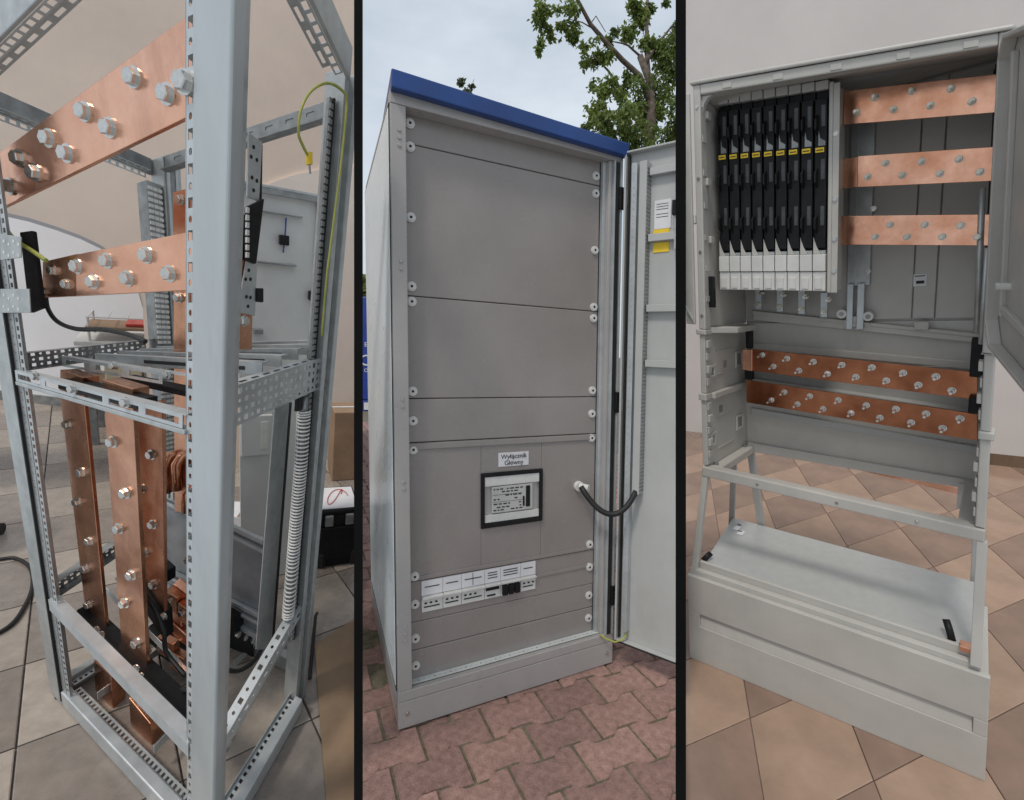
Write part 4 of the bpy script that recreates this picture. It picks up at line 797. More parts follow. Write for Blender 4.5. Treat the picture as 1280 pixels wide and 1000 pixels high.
# black cable from gland to trunking
a = np.array([q_ for q_ in B2.at(726, 608, 1, yp - .045)]); b = np.array(dp(.078, -.03, .735))
cpts = []
for t_ in np.linspace(0, 1, 18):
    p = a * (1 - t_) + b * t_; p[2] -= .36 * t_ * (1 - t_) * (1 - .25 * (t_ - .5)); p[1] -= .12 * t_ * (1 - t_); cpts.append(p)
m2().tube(cpts, .0105, 10).build('cable', 'rubber', cab, smooth=True)
w_ = [(.775, .0, .135), (.79, -.02, .126), (.812, -.05, .122), (.838, -.06, .128), (.858, -.06, .142), (.872, -.055, .165)]
m2().tube(w_, .0035, 8).build('earth_wire', 'yg', cab, smooth=True)

# ---------------------------------------------------------------- trees behind the cabinet
def tree(name, label, depth, limbs, clumps, material, leaf=.075, base_px=None, group='trees behind the cabinet'):
    bx_, by_ = base_px; bw = camw(bx_, by_, depth); bw = np.array([bw[0], bw[1], 0.])
    t = thing(name, label, 'tree', bw, group)
    tk = Mesh()
    first = camw(limbs[0][0][0][0], limbs[0][0][0][1], depth); P = [bw, (bw + first) / 2 + np.array([.08, 0, .1]), first] 
    tk.tube(P, limbs[0][2] * 1.5, 8, limbs[0][2])
    for pts, off, r0, r1 in limbs:
        Q = [camw(x, y, depth + off * i / max(1, len(pts) - 1)) for i, (x, y) in enumerate(pts)]
        if len(Q) > 1: tk.tube(Q, r0, 7, r1)
    tk.build('trunk', 'bark', t, smooth=True)
    V, Fc = [], []
    for (x, y, rx, ry, n, off) in clumps:
        c = camw(x, y, depth + off); sx = rx / F * depth; sz = ry / F * depth
        sub = [(RNG.normal(0, .55, 3)) for _ in range(max(3, n // 45))]
        for i in range(int(n * 1.35)):
            s_ = sub[RNG.integers(len(sub))] + RNG.normal(0, .16, 3)
            if np.linalg.norm(s_) > 1.25: continue
            p = c + np.array(r) * s_[0] * sx + np.array(f_) * s_[1] * sx + np.array(u) * s_[2] * sz
            d1 = RNG.normal(0, 1, 3); d1[2] -= .7; d1 /= np.linalg.norm(d1); d2 = np.cross(d1, RNG.normal(0, 1, 3)); d2 /= np.linalg.norm(d2) + 1e-9
            L = leaf * RNG.uniform(.6, 1.3); wv = d2 * L * .28; n0 = np.cross(d1, d2) * L * .12; k_ = len(V)
            V += [p, p + d1 * L * .5 + wv + n0, p + d1 * L, p + d1 * L * .5 - wv + n0]; Fc += [(k_, k_ + 1, k_ + 2), (k_, k_ + 2, k_ + 3)]
    me = bpy.data.meshes.new('crown'); me.from_pydata([tuple(p - bw) for p in V], [], Fc); me.update(); me.materials.append(M[material])
    o = bpy.data.objects.new('crown', me); COL.objects.link(o); o.parent = t
    return t
limbs = [([(812, 190), (814, 150), (812, 100), (800, 70)], 0, .10, .05), ([(813, 130), (800, 95), (778, 75), (755, 50), (738, 30), (722, 0), (714, -30)], -.8, .05, .022),
 ([(812, 110), (808, 60), (809, 10), (811, -40)], .4, .045, .018), ([(800, 70), (783, 55), (766, 52)], -.4, .02, .008), ([(790, 140), (775, 110), (760, 88), (742, 70)], -.6, .03, .01),
 ([(806, 80), (826, 50), (850, 20)], .5, .03, .012), ([(745, 38), (728, 28), (712, 24)], -.3, .012, .006), ([(738, 30), (745, 20), (757, 40)], -.2, .010, .006)]
clumps = [(678, 18, 14, 17, 420, -.6), (672, 50, 9, 12, 150, -.6), (690, 44, 10, 10, 150, -.5), (712, 16, 16, 16, 420, -.7), (720, 38, 12, 8, 200, -.4), (700, 36, 9, 8, 90, -.5),
 (748, 72, 18, 15, 520, -.5), (764, 48, 10, 9, 160, -.3), (732, 62, 8, 6, 90, -.5), (786, 42, 13, 14, 330, 0), (806, 24, 16, 22, 420, .3), (822, 4, 14, 10, 220, .3), (812, 55, 16, 15, 360, .2), (800, 8, 14, 10, 220, .1),
 (836, 62, 20, 24, 760, .2), (850, 44, 14, 14, 300, .4), (762, 108, 20, 18, 620, -.6), (748, 140, 16, 16, 420, -.5), (790, 112, 24, 22, 760, -.1), (775, 150, 26, 20, 1100, -.7), (806, 150, 22, 22, 800, .2),
 (836, 110, 22, 30, 1000, .2), (840, 160, 24, 26, 1000, .1), (795, 180, 34, 14, 900, -.2), (742, 158, 16, 8, 260, -.4), (870, 90, 26, 50, 1100, .5), (880, 20, 20, 30, 500, .5), (770, 172, 20, 10, 400, -.3), (826, 84, 12, 12, 260, 0)]
tree('broadleaf_tree', 'loose green broadleaf tree with bare limbs rising behind the open grey door', 8.2, limbs, clumps, 'leaf', .078, (812, 640))
tree('broadleaf_tree', 'small leafy tree tip just showing above the blue roof', 11.0, [([(580, 200), (580, 150), (580, 112)], 0, .05, .02), ([(580, 150), (574, 118)], .2, .02, .008)],
     [(576, 106, 7, 5, 110, 0), (587, 108, 7, 5, 110, .2), (581, 118, 12, 8, 200, 0), (580, 150, 26, 26, 700, 0)], 'leaf2', .09, (580, 560))
tree('broadleaf_tree', 'distant dark green tree above the blue truck beside the cabinet', 30, [([(455, 400), (454, 372), (455, 355)], 0, .18, .08), ([(454, 372), (458, 352)], 0, .08, .03)],
     [(455, 354, 9, 9, 500, 0), (462, 362, 10, 10, 500, 0), (446, 362, 9, 9, 300, 0)], 'leaf', .3, (455, 470))

# ---------------------------------------------------------------- blue truck standing far left of the cabinet
TD = 11.0
tb = camw(452, 500, TD); tb = np.array([tb[0], tb[1], 0.])
trk = thing('truck', 'blue box truck with white lettering parked beyond the left side of the cabinet', 'truck', tb)
# the truck's own frame: a = across its rear face, b = along its length (away from the viewer), z up
rr = np.array([r[0], r[1], 0]); rr /= np.linalg.norm(rr); ff = np.array([f_[0], f_[1], 0]); ff /= np.linalg.norm(ff); c_, s_ = math.cos(.10), math.sin(.10)
ta = rr * c_ + ff * s_; tl = ff * c_ - rr * s_
def tp(a, b, z): v = tb + ta * a + tl * b; return (v[0], v[1], z)
def tbox(a0, a1, b0, b1, z0, z1): return Mesh().hexa([tp(a0,b0,z0), tp(a1,b0,z0), tp(a1,b1,z0), tp(a0,b1,z0), tp(a0,b0,z1), tp(a1,b0,z1), tp(a1,b1,z1), tp(a0,b1,z1)])
sc_ = TD / F
zt_ = lambda py: camw(458, py, TD)[2]
z_top, z_bot = zt_(372), zt_(500)
bxx = tbox(-1.6, .42, 0, 4.6, z_bot, z_top).build('box_body', 'truckblue', trk, .02)
rl = Mesh()
for a in (-1.595, -.6, .37): rl.hexa([tp(a,-.02,z_bot+.03), tp(a+.045,-.02,z_bot+.03), tp(a+.045,-.001,z_bot+.03), tp(a,-.001,z_bot+.03), tp(a,-.02,z_top-.03), tp(a+.045,-.02,z_top-.03), tp(a+.045,-.001,z_top-.03), tp(a,-.001,z_top-.03)])
rl.build('door_rail', 'steel_dark', bxx)
tbox(-1.6, .42, -.05, -.001, zt_(510) - .16, z_bot - .01).build('rear_bumper', 'truckblue', trk, .02)
tbox(-1.5, .32, .3, 6.6, zt_(535), zt_(518)).build('chassis', 'black', trk, .01)
tbox(-1.55, .37, 4.8, 6.5, zt_(515), z_top - .55).build('cab', 'truckblue', trk, .08)
tbox(-1.4, .22, 6.48, 6.53, z_top - 1.3, z_top - .7).build('windscreen', 'glass', trk, .02)
for a in (-1.5, .12):
    for b_ in (.9, 5.6):
        wz = .44; wh = Mesh().cyl(tp(a, b_, wz), tp(a + .26, b_, wz), .44, 24).build('wheel', 'rubber', trk, .03); Mesh().cyl(tp(a - .01, b_, wz), tp(a + .27, b_, wz), .24, 18).build('rim', 'galv', wh, .01)
pt = tbox(.06, .40, -.075, -.055, zt_(512), zt_(503)).build('number_plate', 'paper', trk)
ax_t = np.stack([ta, (0, 0, 1), -tl], 1)
def ttext(body, a, z, size):
    c = bpy.data.curves.new('lettering', 'FONT'); c.body = body; c.size = size; c.align_x = 'CENTER'; c.align_y = 'CENTER'; c.extrude = .003
    o = bpy.data.objects.new('lettering', c); COL.objects.link(o); bpy.context.view_layer.update()
    me = bpy.data.meshes.new_from_object(o.evaluated_get(bpy.context.evaluated_depsgraph_get())); bpy.data.objects.remove(o); me.materials.clear(); me.materials.append(M['paper'])
    o = bpy.data.objects.new('lettering', me); COL.objects.link(o); o.parent = bxx; t_ = np.array(tp(a, -.006, z)) - tb
    o.matrix_local = Matrix([[ax_t[i][0], ax_t[i][1], ax_t[i][2], t_[i]] for i in range(3)] + [[0, 0, 0, 1]])
ttext('C', .10, zt_(451), .34); ttext('E', .12, zt_(431), .14); ttext('O', .11, zt_(463), .11)
# ================================================================ the showroom: open distribution cabinet on its stand
W3, D3, H3 = .8, .3847, 2.1462; ZJ, ZR = 1.346, .80
dc = thing('distribution_cabinet', 'open light grey moulded distribution cabinet with copper bars standing on clay tiles', 'cabinet', B3.world((W3/2, D3/2, 0)))
def m3(): return Mesh(B3)
# upper housing
hs = m3(); hs.box(.0, .012, .034, D3, ZJ + .012, 2.118); hs.box(W3 - .012, W3, .034, D3, ZJ + .012, 2.118); hs.box(.0, W3, .034, D3, 2.1185, 2.146)
up = hs.build('upper_housing', 'smc', dc, .003)
rim = m3(); rim.box(-.006, .020, -.012, .033, ZJ + .004, 2.146); rim.box(.786, .808, -.012, .033, ZJ + .004, 2.146); rim.box(.0201, .7859, -.012, .033, 2.116, 2.146); rim.box(-.014, .815, -.020, .06, 2.1465, 2.158)
rim = rim.build('front_rim', 'smc', up, .004)
m3().poly([(.021, .0, 2.115), (.060, .0, 2.115), (.040, .0, 2.106), (.027, .0, 2.09), (.021, .0, 2.06)], (0, .02, 0)).build('corner_fillet', 'smc', rim, .002)
for x0, x1 in ((.012, .388), (.3915, .5785), (.5815, .6405), (.6435, .788)):
    m3().box(x0, x1, D3 - .012, D3, ZJ + .02, 2.112).build('back_panel', 'smc', up, .0025)
m3().box(.012, .788, D3 + .0005, D3 + .006, ZJ, 2.146).build('light_stop_sheet', 'smc', up)  # added sheet that stops light showing through the back panel seams
for px, py in ((884, 145), (884, 228), (888, 300)):
    q = B3.at(px, py, 0, .02); m3().box(.0125, .030, q[1] - .014, q[1] + .014, q[2] - .012, q[2] + .012).build('hinge_lug', 'smc', up, .003)
for px, py in ((866, 262),): m3().box(-.022, -.0065, -.02, .006, 1.715, 1.745).build('hinge_block', 'white', up, .003)
# lower housing
ls = m3(); ls.box(.0, .010, .03, D3, 1.098, ZJ + .011); lsp = ls.build('side_panel', 'smc', dc, .003)
ls2 = m3().box(.0, .010, .03, D3, ZR + .0, 1.0975).build('side_panel', 'smc', dc, .003)
rsp = m3().box(W3 - .012, W3, .03, D3, ZR + .01, ZJ + .006).build('side_panel', 'smc', dc, .003)
def wframe(y0, y1, z0, z1, parent):
    b = .010; f = m3(); f.box(.0105, .018, y0, y1, z0, z0 + b); f.box(.0105, .018, y0, y1, z1 - b, z1); f.box(.0105, .018, y0, y0 + b, z0 + b, z1 - b); f.box(.0105, .018, y1 - b, y1, z0 + b, z1 - b); f.build('knockout_frame', 'smc', parent, .002)
    m3().box(.0102, .0125, y0 + b, y1 - b, z0 + b, z1 - b).build('knockout_panel', 'steel_dark', parent)
wframe(.262, .330, 1.180, 1.246, lsp); wframe(.262, .332, .906, .972, ls2); wframe(.026, .072, 1.165, 1.214, lsp); wframe(.026, .066, .895, .950, ls2)
for (yy, zz, pp) in ((.155, 1.205, lsp), (.11, 1.03, ls2)):
    k = m3()
    for i in range(3): k.box(.0102, .0116, yy + i * .011, yy + .006 + i * .011, zz - .014, zz + .014)
    k.build('moulded_mark', 'steel_dark', pp)
# jagged clip posts at the front corners and the stepped corner blocks
def clip_post(x0, x1, side, z0, z1):
    m = m3(); m.box(x0, x1, -.008, .028, z0, z1); o = m.build('corner_post', 'smc', dc, .003); t = m3(); s = 1 if side > 0 else -1
    xa = x1 if s > 0 else x0
    for i, z in enumerate(np.arange(z0 + .03, z1 - .03, .047)): b = xa + s * (.011 if i % 2 else .006); c = m3(); c.box(min(xa, b) + (.0003 if s > 0 else 0), max(xa, b) - (0 if s > 0 else .0003), -.004, .024, z, z + .028); c.build('clip_tooth', 'smc', o, .002)
    return o
cp = [clip_post(-.006, .014, 1, 1.112, ZJ - .016), clip_post(-.006, .014, 1, ZR + .03, 1.084), clip_post(.790, .812, -1, ZR + .025, 1.10), clip_post(.790, .812, -1, 1.125, ZJ + .002)]
def jamb_block(x0, x1, z0, z1, n): return m3().box(x0, x1, -.016, .034, z0, z1).build('corner_block', 'smc', dc, .004)
jamb_block(-.013, .018, 1.0845, 1.1115, 0); jamb_block(-.016, .022, ZJ - .0155, ZJ + .0035, 0); jamb_block(.786, .820, 1.1005, 1.1245, 0); jamb_block(.784, .818, ZJ + .0025 - .0004, ZJ + .0385 - .036, 0)
br = m3(); br.box(.0105, .030, .035, D3 - .03, 1.086, 1.110); br.build('side_rail', 'smc', dc, .004)
br = m3(); br.box(.0105, .05, .031, D3 - .011, ZR - .015, ZR + .018); br.build('side_rail', 'smc', dc, .005)
br = m3(); br.poly([(.0125, .04, ZJ - .012), (.085, .12, ZJ - .012), (.085, .30, ZJ - .012), (.0125, D3 - .02, ZJ - .012)], (0, 0, .022)); br.build('corner_shelf', 'smc', dc, .003)
br = m3(); br.box(.75, .7875, .05, D3 - .02, ZR - .015, ZR + .012); br.build('side_rail', 'smc', dc, .004)
for x, y in ((.012, .05), (.012, .33)): m3().cyl((x + .01, y, ZR + .018), (x + .01, y, ZR + .026), .009, 12).build('bolt_head', 'steel_dark', dc, .001)
# back of the lower housing: sheets, ledges
bk = m3().box(.012, .785, D3 - .010, D3, 1.20, 1.358).build('back_sheet', 'smc', dc, .003)
m3().slab([(.03, D3 - .020, 1.250), (.775, D3 - .020, 1.195), (.775, D3 - .020, 1.222), (.03, D3 - .020, 1.277)], (0, .0095, 0)).build('ledge', 'smc', bk, .003)
bk2 = m3().box(.012, .785, D3 - .010, D3, 1.018, 1.1985).build('back_sheet', 'doorgrey', dc, .002)
m3().slab([(.03, D3 - .045, 1.100), (.785, D3 - .045, 1.036), (.785, D3 - .045, 1.062), (.03, D3 - .045, 1.128)], (0, .034, 0)).build('ledge', 'doorgrey', bk2, .003)
bk3 = m3().slab([(.012, D3 - .010, ZR - .01), (.785, D3 - .010, ZR - .02), (.785, D3 - .010, 1.0165), (.012, D3 - .010, 1.0165)], (0, .010, 0)).build('back_sheet', 'smc', dc, .003)
m3().slab([(.035, D3 - .022, .96), (.785, D3 - .022, .908), (.785, D3 - .022, .934), (.035, D3 - .022, .99)], (0, .0115, 0)).build('ledge', 'doorgrey', bk3, .003)
m3().slab([(.02, D3 - .026, ZR - .012), (.785, D3 - .026, ZR - .022), (.785, D3 - .026, ZR + .012), (.02, D3 - .026, ZR + .03)], (0, .0155, 0)).build('ledge', 'smc', bk3, .004)
# joint trim between the housings
jt = m3().slab([(.05, D3 - .030, 1.372), (.765, D3 - .030, 1.287), (.765, D3 - .030, 1.312), (.05, D3 - .030, 1.402)], (0, .017, 0)).build('joint_trim', 'smc', dc, .003)
m3().slab([(.05, D3 - .034, 1.396), (.765, D3 - .034, 1.306), (.765, D3 - .034, 1.318), (.05, D3 - .034, 1.410)], (0, .0215, 0)).build('upper_bead', 'smc', jt, .002)
for px, py in ((1152, 407), (1070, 400), (1063, 404)):
    q = B3.at(px, py, 1, D3 - .036); m3().box(q[0] - .02, q[0] + .02, D3 - .042, D3 - .0345, q[2] - .014, q[2] + .014).build('trim_clip', 'smc', jt, .002)
for px, py in ((1053, 392), (1086, 395)):
    q = B3.at(px, py, 1, D3 - .04); c = m3(); c.cyl((q[0], D3 - .02, q[2]), (q[0], D3 - .055, q[2]), .017, 16); o = c.build('spacer', 'white', dc, .002); m3().cyl((q[0], D3 - .0545, q[2]), (q[0], D3 - .0565, q[2]), .008, 12).build('spacer_hole', 'steel_dark', o)
# zinc bracket behind the middle bar ends, strut below
zb = m3(); zb.box(.388, .458, D3 - .034, D3 - .0125, 1.49, 2.10); zbo = zb.build('bracket', 'galv', dc, .002); m3().box(.4105, .4125, D3 - .036, D3 - .0343, 1.49, 2.10).build('bracket_fold', 'galv_light', zbo)
st = m3(); st.box(.392, .412, D3 - .05, D3 - .036, 1.335, 1.50); st.box(.424, .446, D3 - .05, D3 - .036, 1.335, 1.50); st.build('strut', 'galv_light', dc, .002)
for px, py in ((1076, 340), (1083, 262)): q = B3.at(px, py, 1, D3 - .036); put(SCREW, 'screw', B3, (q[0] + .02, D3 - .034, q[2]), zbo, np.stack([X, Z, NY], 1), 1.2)
# scuffs and type plate on the back wall
q = B3.at(1150, 350, 1, D3 - .013); tpz = m3().box(q[0] - .018, q[0] + .018, D3 - .0145, D3 - .0124, q[2] - .02, q[2] + .02).build('type_plate', 'paper', up)
k = m3(); k.box(q[0] - .014, q[0] + .014, D3 - .0152, D3 - .0146, q[2] + .012, q[2] + .015); k.box(q[0] - .010, q[0] + .012, D3 - .0152, D3 - .0146, q[2] - .012, q[2] - .002); k.build('printed_mark', 'ink', tpz)
# ---- copper bars
def cubar(corners, th, matn, bolts, bm, scale=1.0, ends=True, name='copper_busbar', ly=None):
    y = corners[0][1]
    o = m3().slab(corners, (0, th, 0)).build(name, matn, dc, .0012)
    for px, py in bolts:
        q = B3.at(px, py, 1, y); put(bm, 'bolt', B3, (q[0], y, q[2]), o, np.stack([X, Z, NY], 1) @ np.array([[math.cos(a_ := random.random()), -math.sin(a_), 0], [math.sin(a_), math.cos(a_), 0], [0, 0, 1]]), scale)
    return o
def quad(y, *pp): return [tuple(B3.at(px, py, 1, y)) for px, py in pp]
yb = .20
cubar(quad(yb, (1054, 156), (1250, 140), (1250, 92), (1054, 114)), .010, 'copper_raw', [(1094,122),(1140,114),(1189,111),(1071,141),(1117,137),(1163,132),(1215,127)], NUT)
cubar(quad(yb, (1072, 234), (1246, 226), (1246, 183), (1072, 195)), .010, 'copper_raw', [(1107,204),(1152,202),(1199,199),(1085,221),(1128,219),(1175,217),(1225,215)], NUT)
cubar(quad(yb + .012, (1049, 236), (1072.5, 234), (1072.5, 196), (1049, 199)), .010, 'copper_dark', [], NUT, name='copper_link')
cubar(quad(yb, (1055, 306), (1238, 307), (1239, 268), (1055, 270)), .010, 'copper_raw', [(1113,281),(1156,281),(1201,282),(1094,296),(1134,296),(1178,296),(1222,296)], NUT)
cubar(quad(yb + .012, (1048, 306), (1055.5, 306), (1055.5, 270), (1048, 270)), .010, 'copper_dark', [], NUT, name='copper_link')
yl = .25
cubar(quad(yl, (936, 463), (1222, 500), (1222, 466), (936, 436)), .010, 'copper_deep', [(953,443.6),(967,458),(984,448),(999,463),(1017,452),(1034.6,467),(1052.6,456),(1070,471),(1090,459),(1108,475.5),(1129,466),(1148,481),(1170,470.5),(1190,488)], STUD)
cubar(quad(yl, (933, 503), (1222, 551), (1222, 518), (933, 475)), .010, 'copper_deep', [(964.5,500),(980.6,490),(997,505),(1012.5,495),(1029,511),(1048,500),(1064,516),(1083,506.5),(1100,522),(1120,511),(1139,528),(1157.6,517),(1178.5,535),(1200,523)], STUD)
cubar(quad(yl - .004, (928, 462), (940, 464), (940, 437), (928, 437)), .020, 'copper_raw', [], STUD, name='copper_link')
ea = [B3.at(px, py, 1, .40) for px, py in ((985, 566), (1205, 620), (1205, 612), (985, 560))]; m3().slab([tuple(p) for p in ea], (0, .05, 0)).build('copper_earth_bar', 'copper_raw', dc, .001)
def blk(px, py, w, h, y, th=.03):
    q = B3.at(px, py, 1, y); return m3().box(q[0] - w / 2, q[0] + w / 2, y, y + th, q[2] - h / 2, q[2] + h / 2).build('insulator', 'black', dc, .003)
blk(935, 422, .022, .09, .27); blk(935, 468, .03, .045, .27); blk(1221, 448, .030, .12, .22); blk(1219, 507, .032, .05, .22); blk(1245, 110, .016, .10, .215); blk(888, 365, .024, .11, .02, .02)
rd = m3(); rd.tube([tuple(B3.at(1228, 235, 1, .20)), tuple(B3.at(1221, 415, 1, .20))], .008, 8); rd.build('locking_rod', 'galv', dc, smooth=True)
rd = m3(); rd.tube([tuple(B3.at(1234, 310, 1, .16)), tuple(B3.at(1226, 430, 1, .16))], .006, 8); rd.build('locking_rod', 'galv_light', dc, smooth=True)
m3().slab([tuple(B3.at(*p, 1, .30)) for p in ((1226, 415), (1240, 300), (1251, 80), (1244, 80))], (0, .004, 0)).build('rubber_seal', 'rubber', dc)
# ---- nine fuse switch strips
M_SIGHT = mat('smoked_window', (.06, .062, .066), .3, 0, .2, 30)
yf = .10; f0, f1 = .030, .386; n = 9; fw = (f1 - f0) / n
random.seed(11)
for i in range(n):
    xa, xb = f0 + i * fw + .0012, f0 + (i + 1) * fw - .0012; t_ = (i + .5) / n; zt_ = 2.118 - .016 * t_; zl = 1.944 - .018 * t_
    fz = m3().box(xa, xb, yf + .012, yf + .12, 1.626, zt_ - .004).build('fuse_switch', 'black', dc, .002)
    c = m3(); c.box(xa, xb, yf - .002, yf + .11, zt_ + .001 - .003, zt_ + .024); c.build('end_cap', 'smc', fz, .003)
    w_ = xb - xa
    m3().box(xa + .002, xb - .002, yf - .006, yf + .0115, 1.632, zl + .148).build('fuse_cover', 'black', fz, .0012)
    for (za, zb_) in ((zl + .135, zl + .02), (zl - .02, zl - .145), (zl - .16, zl - .295)):
        m3().poly([(xa + .006, yf - .0065, za - .03), (xa + .006, yf - .03, za - .045), (xa + .006, yf - .03, za - .075), (xa + .006, yf - .0065, za - .09)], (.006, 0, 0)).build('finger_grip', 'black', fz, .001)
        m3().box(xb - .017, xb - .006, yf - .0075, yf - .0062, za - .065, za - .005).build('sight_window', M_SIGHT, fz)
    m3().poly([(xa + .012, yf - .008, zl + .014), (xb - .005, yf - .008, zl + .014), (xb - .005, yf - .008, zl + .026), (xa + .017, yf - .008, zl + .036), (xa + .013, yf - .008, zl + .06)], (0, .0015, 0)).build('foil_mark', 'steel_dark', fz)
    m3().box(xa + .004, xa + .029, yf - .0085, yf - .0065, zl - .005, zl + .009).build('yellow_label', 'yellow', fz)
    m3().box(xa + .007, xa + .026, yf - .0092, yf - .0086, zl, zl + .003).build('printed_line', 'ink', fz)
    # white cable cover below
    cv = m3(); cv.box(xa, xb, yf - .014, yf + .09, 1.558, 1.612); cvo = cv.build('cable_cover', 'white', fz, .002)
    m3().box(xa, xb, yf - .010, yf + .09, 1.494, 1.5565).build('lower_cover', 'white', cvo, .002); m3().box(xa + .006, xb - .010, yf - .0135, yf - .0101, 1.500, 1.538).build('raised_panel', 'white', cvo, .0015)
    m3().poly([(xa, yf - .009, 1.613), (xa + .022, yf - .009, 1.613), (xa + .010, yf - .009, 1.636), (xa, yf - .009, 1.668)], (0, .004, 0)).build('gusset', 'smc', cvo, .001)
    m3().box(xa + .002, xb - .002, yf - .004, yf + .011, 1.613, 1.624).build('gap_strip', 'galv', cvo)  # galvanised strip between cable cover and fuse body
sd_ = m3(); sd_.poly([(.388, yf - .006, 1.488), (.388, yf + .13, 1.488), (.388, yf + .13, 2.115), (.388, yf - .006, 2.118)], (.012, 0, 0)); sp3 = sd_.build('side_bracket', 'smc', dc, .003); m3().box(.4003, .418, yf - .006, yf - .001, 1.489, 2.112).build('bracket_flange', 'smc', sp3, .001)
for zz in (1.56, 1.66, 1.78, 1.97): put(SCREW, 'screw', B3, (.409, yf - .006, zz), sp3, np.stack([X, Z, NY], 1), 1.0)
for px, py in ((948, 380), (975, 383), (1002, 386), (1030, 390)):
    q = B3.at(px, py, 1, .30); tg = m3().box(q[0] - .013, q[0] + .010, .302, .318, q[2] - .02, q[2] + .07).build('terminal_lug', 'galv_light', dc, .001); put(NUT, 'bolt', B3, (q[0], .302, q[2]), tg, np.stack([X, Z, NY], 1), .95)
    put(NUT, 'bolt', B3, (q[0] + .014, .302, q[2] + .045), tg, np.stack([X, Z, NY], 1), .95)
# ---- stand: rail, legs, base
m3().box(-.008, .812, -.014, .028, ZR - .018, ZR + .022).build('front_rail', 'smc', dc, .004)
def leg(a, b, w, h, matn='smc'): return m3().beam(a, b, w, h, (0, -1, 0)).build('leg', matn, dc, .002)
leg((.002, .0, ZR - .018), (-.024, -.058, .40), .022, .022); leg((.806, .0, ZR - .018), (.806, -.075, .40), .024, .024)
leg((-.03, .34, ZR - .016), (-.095, .43, .30), .026, .012); leg((.03, .37, ZR - .016), (.068, .42, .30), .030, .016, 'doorgrey'); leg((.79, .37, ZR - .02), (.80, .42, .30), .026, .016, 'doorgrey')
m3().box(.735, .775, D3 - .06, D3 - .05, .715, .81).build('corner_plate', 'doorgrey', dc, .002)
for zz in (.73, .80): put(NUT, 'bolt', B3, (.755, D3 - .06, zz), dc, np.stack([X, Z, NY], 1), .8)
for (x, y, z) in ((-.004, -.012, .72), (-.015, -.03, .58), (.806, -.03, .66), (.806, -.05, .52)): put(SCREW, 'screw', B3, (x, y, z), dc, np.stack([X, Z, NY], 1), .9)
bs = m3(); xb0, xb1, yb0 = -.041, .8376, -.0897
bs.box(xb0, xb1, yb0, yb0 + .02, 0, .165); bs.box(xb0, xb1, yb0, yb0 + .02, .222, .382); bs.box(xb0, .004, yb0, yb0 + .02, .1651, .2219); bs.box(.806, xb1, yb0, yb0 + .02, .1651, .2219)
base = bs.build('base_front', 'smc', dc, .0025); m3().hexa([(.0045, yb0 + .003, .1655), (.8055, yb0 + .003, .1655), (.8055, yb0 + .018, .1655), (.0045, yb0 + .018, .1655), (.0045, yb0 + .015, .2215), (.8055, yb0 + .015, .2215), (.8055, yb0 + .018, .2215), (.0045, yb0 + .018, .2215)]).build('base_groove', 'smc', base, .001)
m3().box(xb0, xb1 - .02, yb0 + .0205, yb0 + .045, .20, .402).build('base_ledge', 'smc', base, .003); m3().box(-.01, .80, yb0 + .0455, yb0 + .06, .30, .430).build('base_upstand', 'smc', base, .003)
m3().box(xb0, xb1, .43, .45, 0, .30).build('base_rear', 'smc', dc, .003)
m3().box(xb0, xb0 + .02, yb0 + .021, .4295, 0, .30).build('base_side', 'smc', dc, .003); m3().box(xb1 - .02, xb1, yb0 + .021, .4295, 0, .30).build('base_side', 'smc', dc, .003)
pls = m3().slab([(.0, -.028, .418), (.795, -.028, .418), (.80, .376, .422), (-.065, .392, .422)], (0, 0, .003)).build('floor_plate', mat('spangled_galvanised', (.48, .495, .48), .33, .3, .03, 30, .02, 120), dc, .001)
for px, py in ((921, 660), (926, 666)): q = B3.at(px, py, 2, .425); m3().box(q[0] - .012, q[0] + .012, q[1] - .02, q[1] + .02, .4252, .4256).build('paper_label', 'paper', pls)
for px, py in ((924, 656), (925, 664)):
    q = B3.at(px, py, 2, .425); k = m3(); k.box(q[0] - .009, q[0] + .009, q[1] - .004, q[1] + .004, .4257, .426); k.build('printed_mark', 'ink', pls)
q = B3.at(1193, 800, 2, .43); m3().tube([(q[0] - .005, q[1], .425), (q[0] - .012, q[1] + .012, .45), (q[0] - .022, q[1] + .03, .475)], .010, 10).build('clamp_lever', 'black', dc, smooth=True); m3().box(q[0] + .012, q[0] + .04, q[1] - .035, q[1], .4215, .44).build('clamp_block', 'copper_raw', dc, .002)
q = B3.at(882, 700, 2, .43); m3().tube([(q[0] - .01, q[1], .425), (q[0] + .008, q[1] + .03, .45)], .011, 10).build('clamp_lever', 'black', dc, smooth=True)
# ---- doors
dl = m3().box(-.044, -.0085, -.034, -.022, ZJ + .022, 2.118).build('door', 'smc', dc, .004); m3().slab([(-.044, -.035, 1.42), (-.044, -.035, 1.44), (-.012, -.035, 1.39), (-.012, -.035, 1.375)], (0, -.006, 0)).build('door_rib', 'smc', dl, .002)
h0 = np.array([.814, -.022]); dv = np.array([.235, -.972]); dv /= np.linalg.norm(dv); dnn = np.array([dv[1], -dv[0]]) * -1
def rp(s, n, z): c = h0 + dv * s + dnn * n; return (c[0], c[1], z)
def rbox(s0, s1, n0, n1, z0, z1): return m3().hexa([rp(s0,n0,z0), rp(s1,n0,z0), rp(s1,n1,z0), rp(s0,n1,z0), rp(s0,n0,z1), rp(s1,n0,z1), rp(s1,n1,z1), rp(s0,n1,z1)])
zb0, zb1 = 1.385, 2.135
od = [(.0, zb0 + .06), (.05, zb0), (.40, zb0), (.40, zb1), (.05, zb1), (0, zb1 - .05)]
m_ = m3(); m_.poly([rp(s, 0, z) for s, z in od], np.array(rp(0, .006, 0)) - np.array(rp(0, 0, 0))); rdoor = m_.build('door', 'smc', dc, .003)
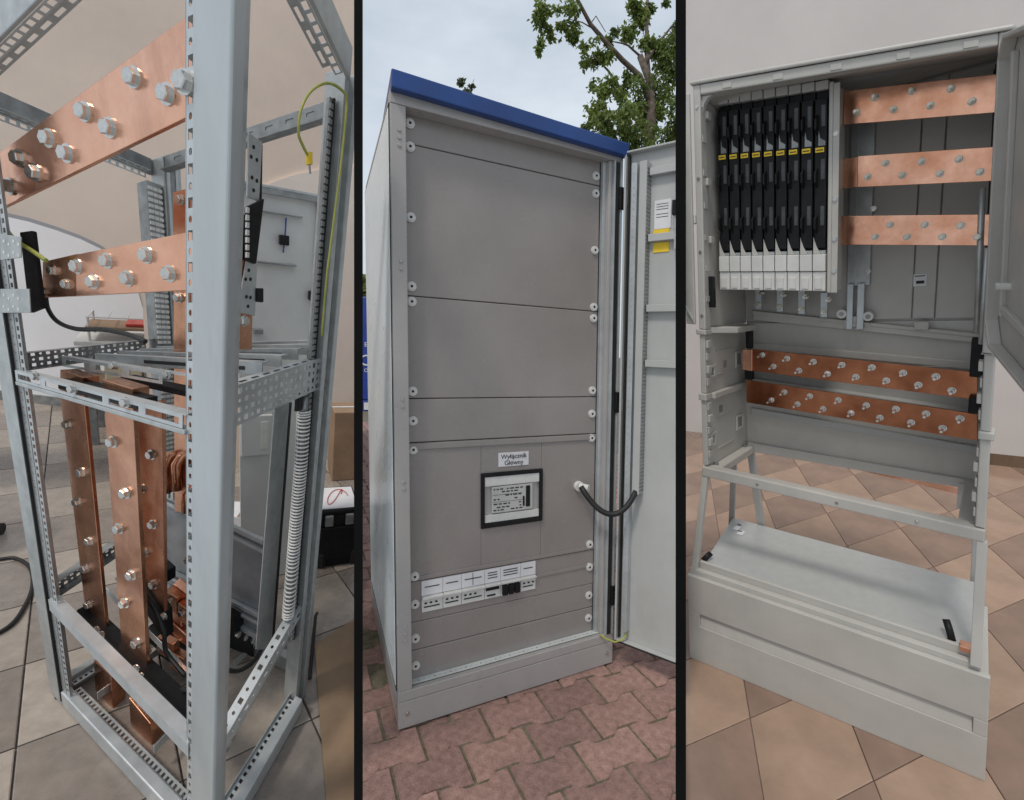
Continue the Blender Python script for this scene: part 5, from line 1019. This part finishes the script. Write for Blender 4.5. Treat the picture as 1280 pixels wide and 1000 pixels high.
for a, b in zip(od, od[1:] + od[:1]):
    e = np.array(b) - np.array(a); nn_ = np.array([-e[1], e[0]]); nn_ /= np.linalg.norm(nn_); ai, bi = np.array(a) + nn_ * .012, np.array(b) + nn_ * .012
    m3().hexa([rp(a[0], -.028, a[1]), rp(b[0], -.028, b[1]), rp(bi[0], -.028, bi[1]), rp(ai[0], -.028, ai[1]), rp(a[0], -.0004, a[1]), rp(b[0], -.0004, b[1]), rp(bi[0], -.0004, bi[1]), rp(ai[0], -.0004, ai[1])]).build('door_flange', 'smc', rdoor, .0025)
rbox(.065, .085, -.014, -.0004, zb0 + .09, zb1 - .04).build('door_rib', 'smc', rdoor, .003); rbox(.30, .32, -.014, -.0004, zb0 + .09, zb1 - .04).build('door_rib', 'smc', rdoor, .003); rbox(.0855, .2995, -.014, -.0004, zb0 + .10, zb0 + .12).build('door_rib', 'smc', rdoor, .003)
for zz in (1.56,): m3().cyl(rp(.12, -.0004, zz), rp(.12, -.03, zz), .009, 12).build('door_stud', 'white', rdoor, .001)
m3().box(.800, .835, -.032, -.0125, 1.70, 1.735).build('hinge_block', 'smc', dc, .003); m3().box(.802, .832, -.032, -.0125, 1.395, 1.43).build('hinge_block', 'smc', dc, .003)

# moulded ribs, screws and lugs on the shell
for zz in np.arange(1.45, 2.08, .105): m3().box(.0205, .0235, -.004, .024, zz, zz + .02).build('rim_lug', 'smc', rim, .001)
for xx in (.10, .26, .42, .58, .72): m3().box(xx, xx + .03, -.0145, -.0122, 2.122, 2.138).build('rim_lug', 'smc', rim, .001)
for (x, z_) in ((.008, 1.40), (.008, 1.62), (.008, 1.86), (.008, 2.08), (.797, 1.46), (.797, 1.66), (.797, 1.90), (.797, 2.08)): put(SCREW, 'screw', B3, (x, -.012, z_), rim, np.stack([X, Z, NY], 1), .8)
for xx in (.20, .45, .66): put(SCREW, 'screw', B3, (xx, -.014, ZR + .002), dc, np.stack([X, Z, NY], 1), .7)
for zz in (1.17, 1.26): m3().box(.0102, .0128, .09, .24, zz, zz + .006).build('moulded_rib', 'smc', lsp, .001)
for zz in (.87, .99): m3().box(.0102, .0128, .09, .24, zz, zz + .006).build('moulded_rib', 'smc', ls2, .001)
# ---------------------------------------------------------------- tidy
for o in scene.objects:
    if '_o' in o: del o['_o']
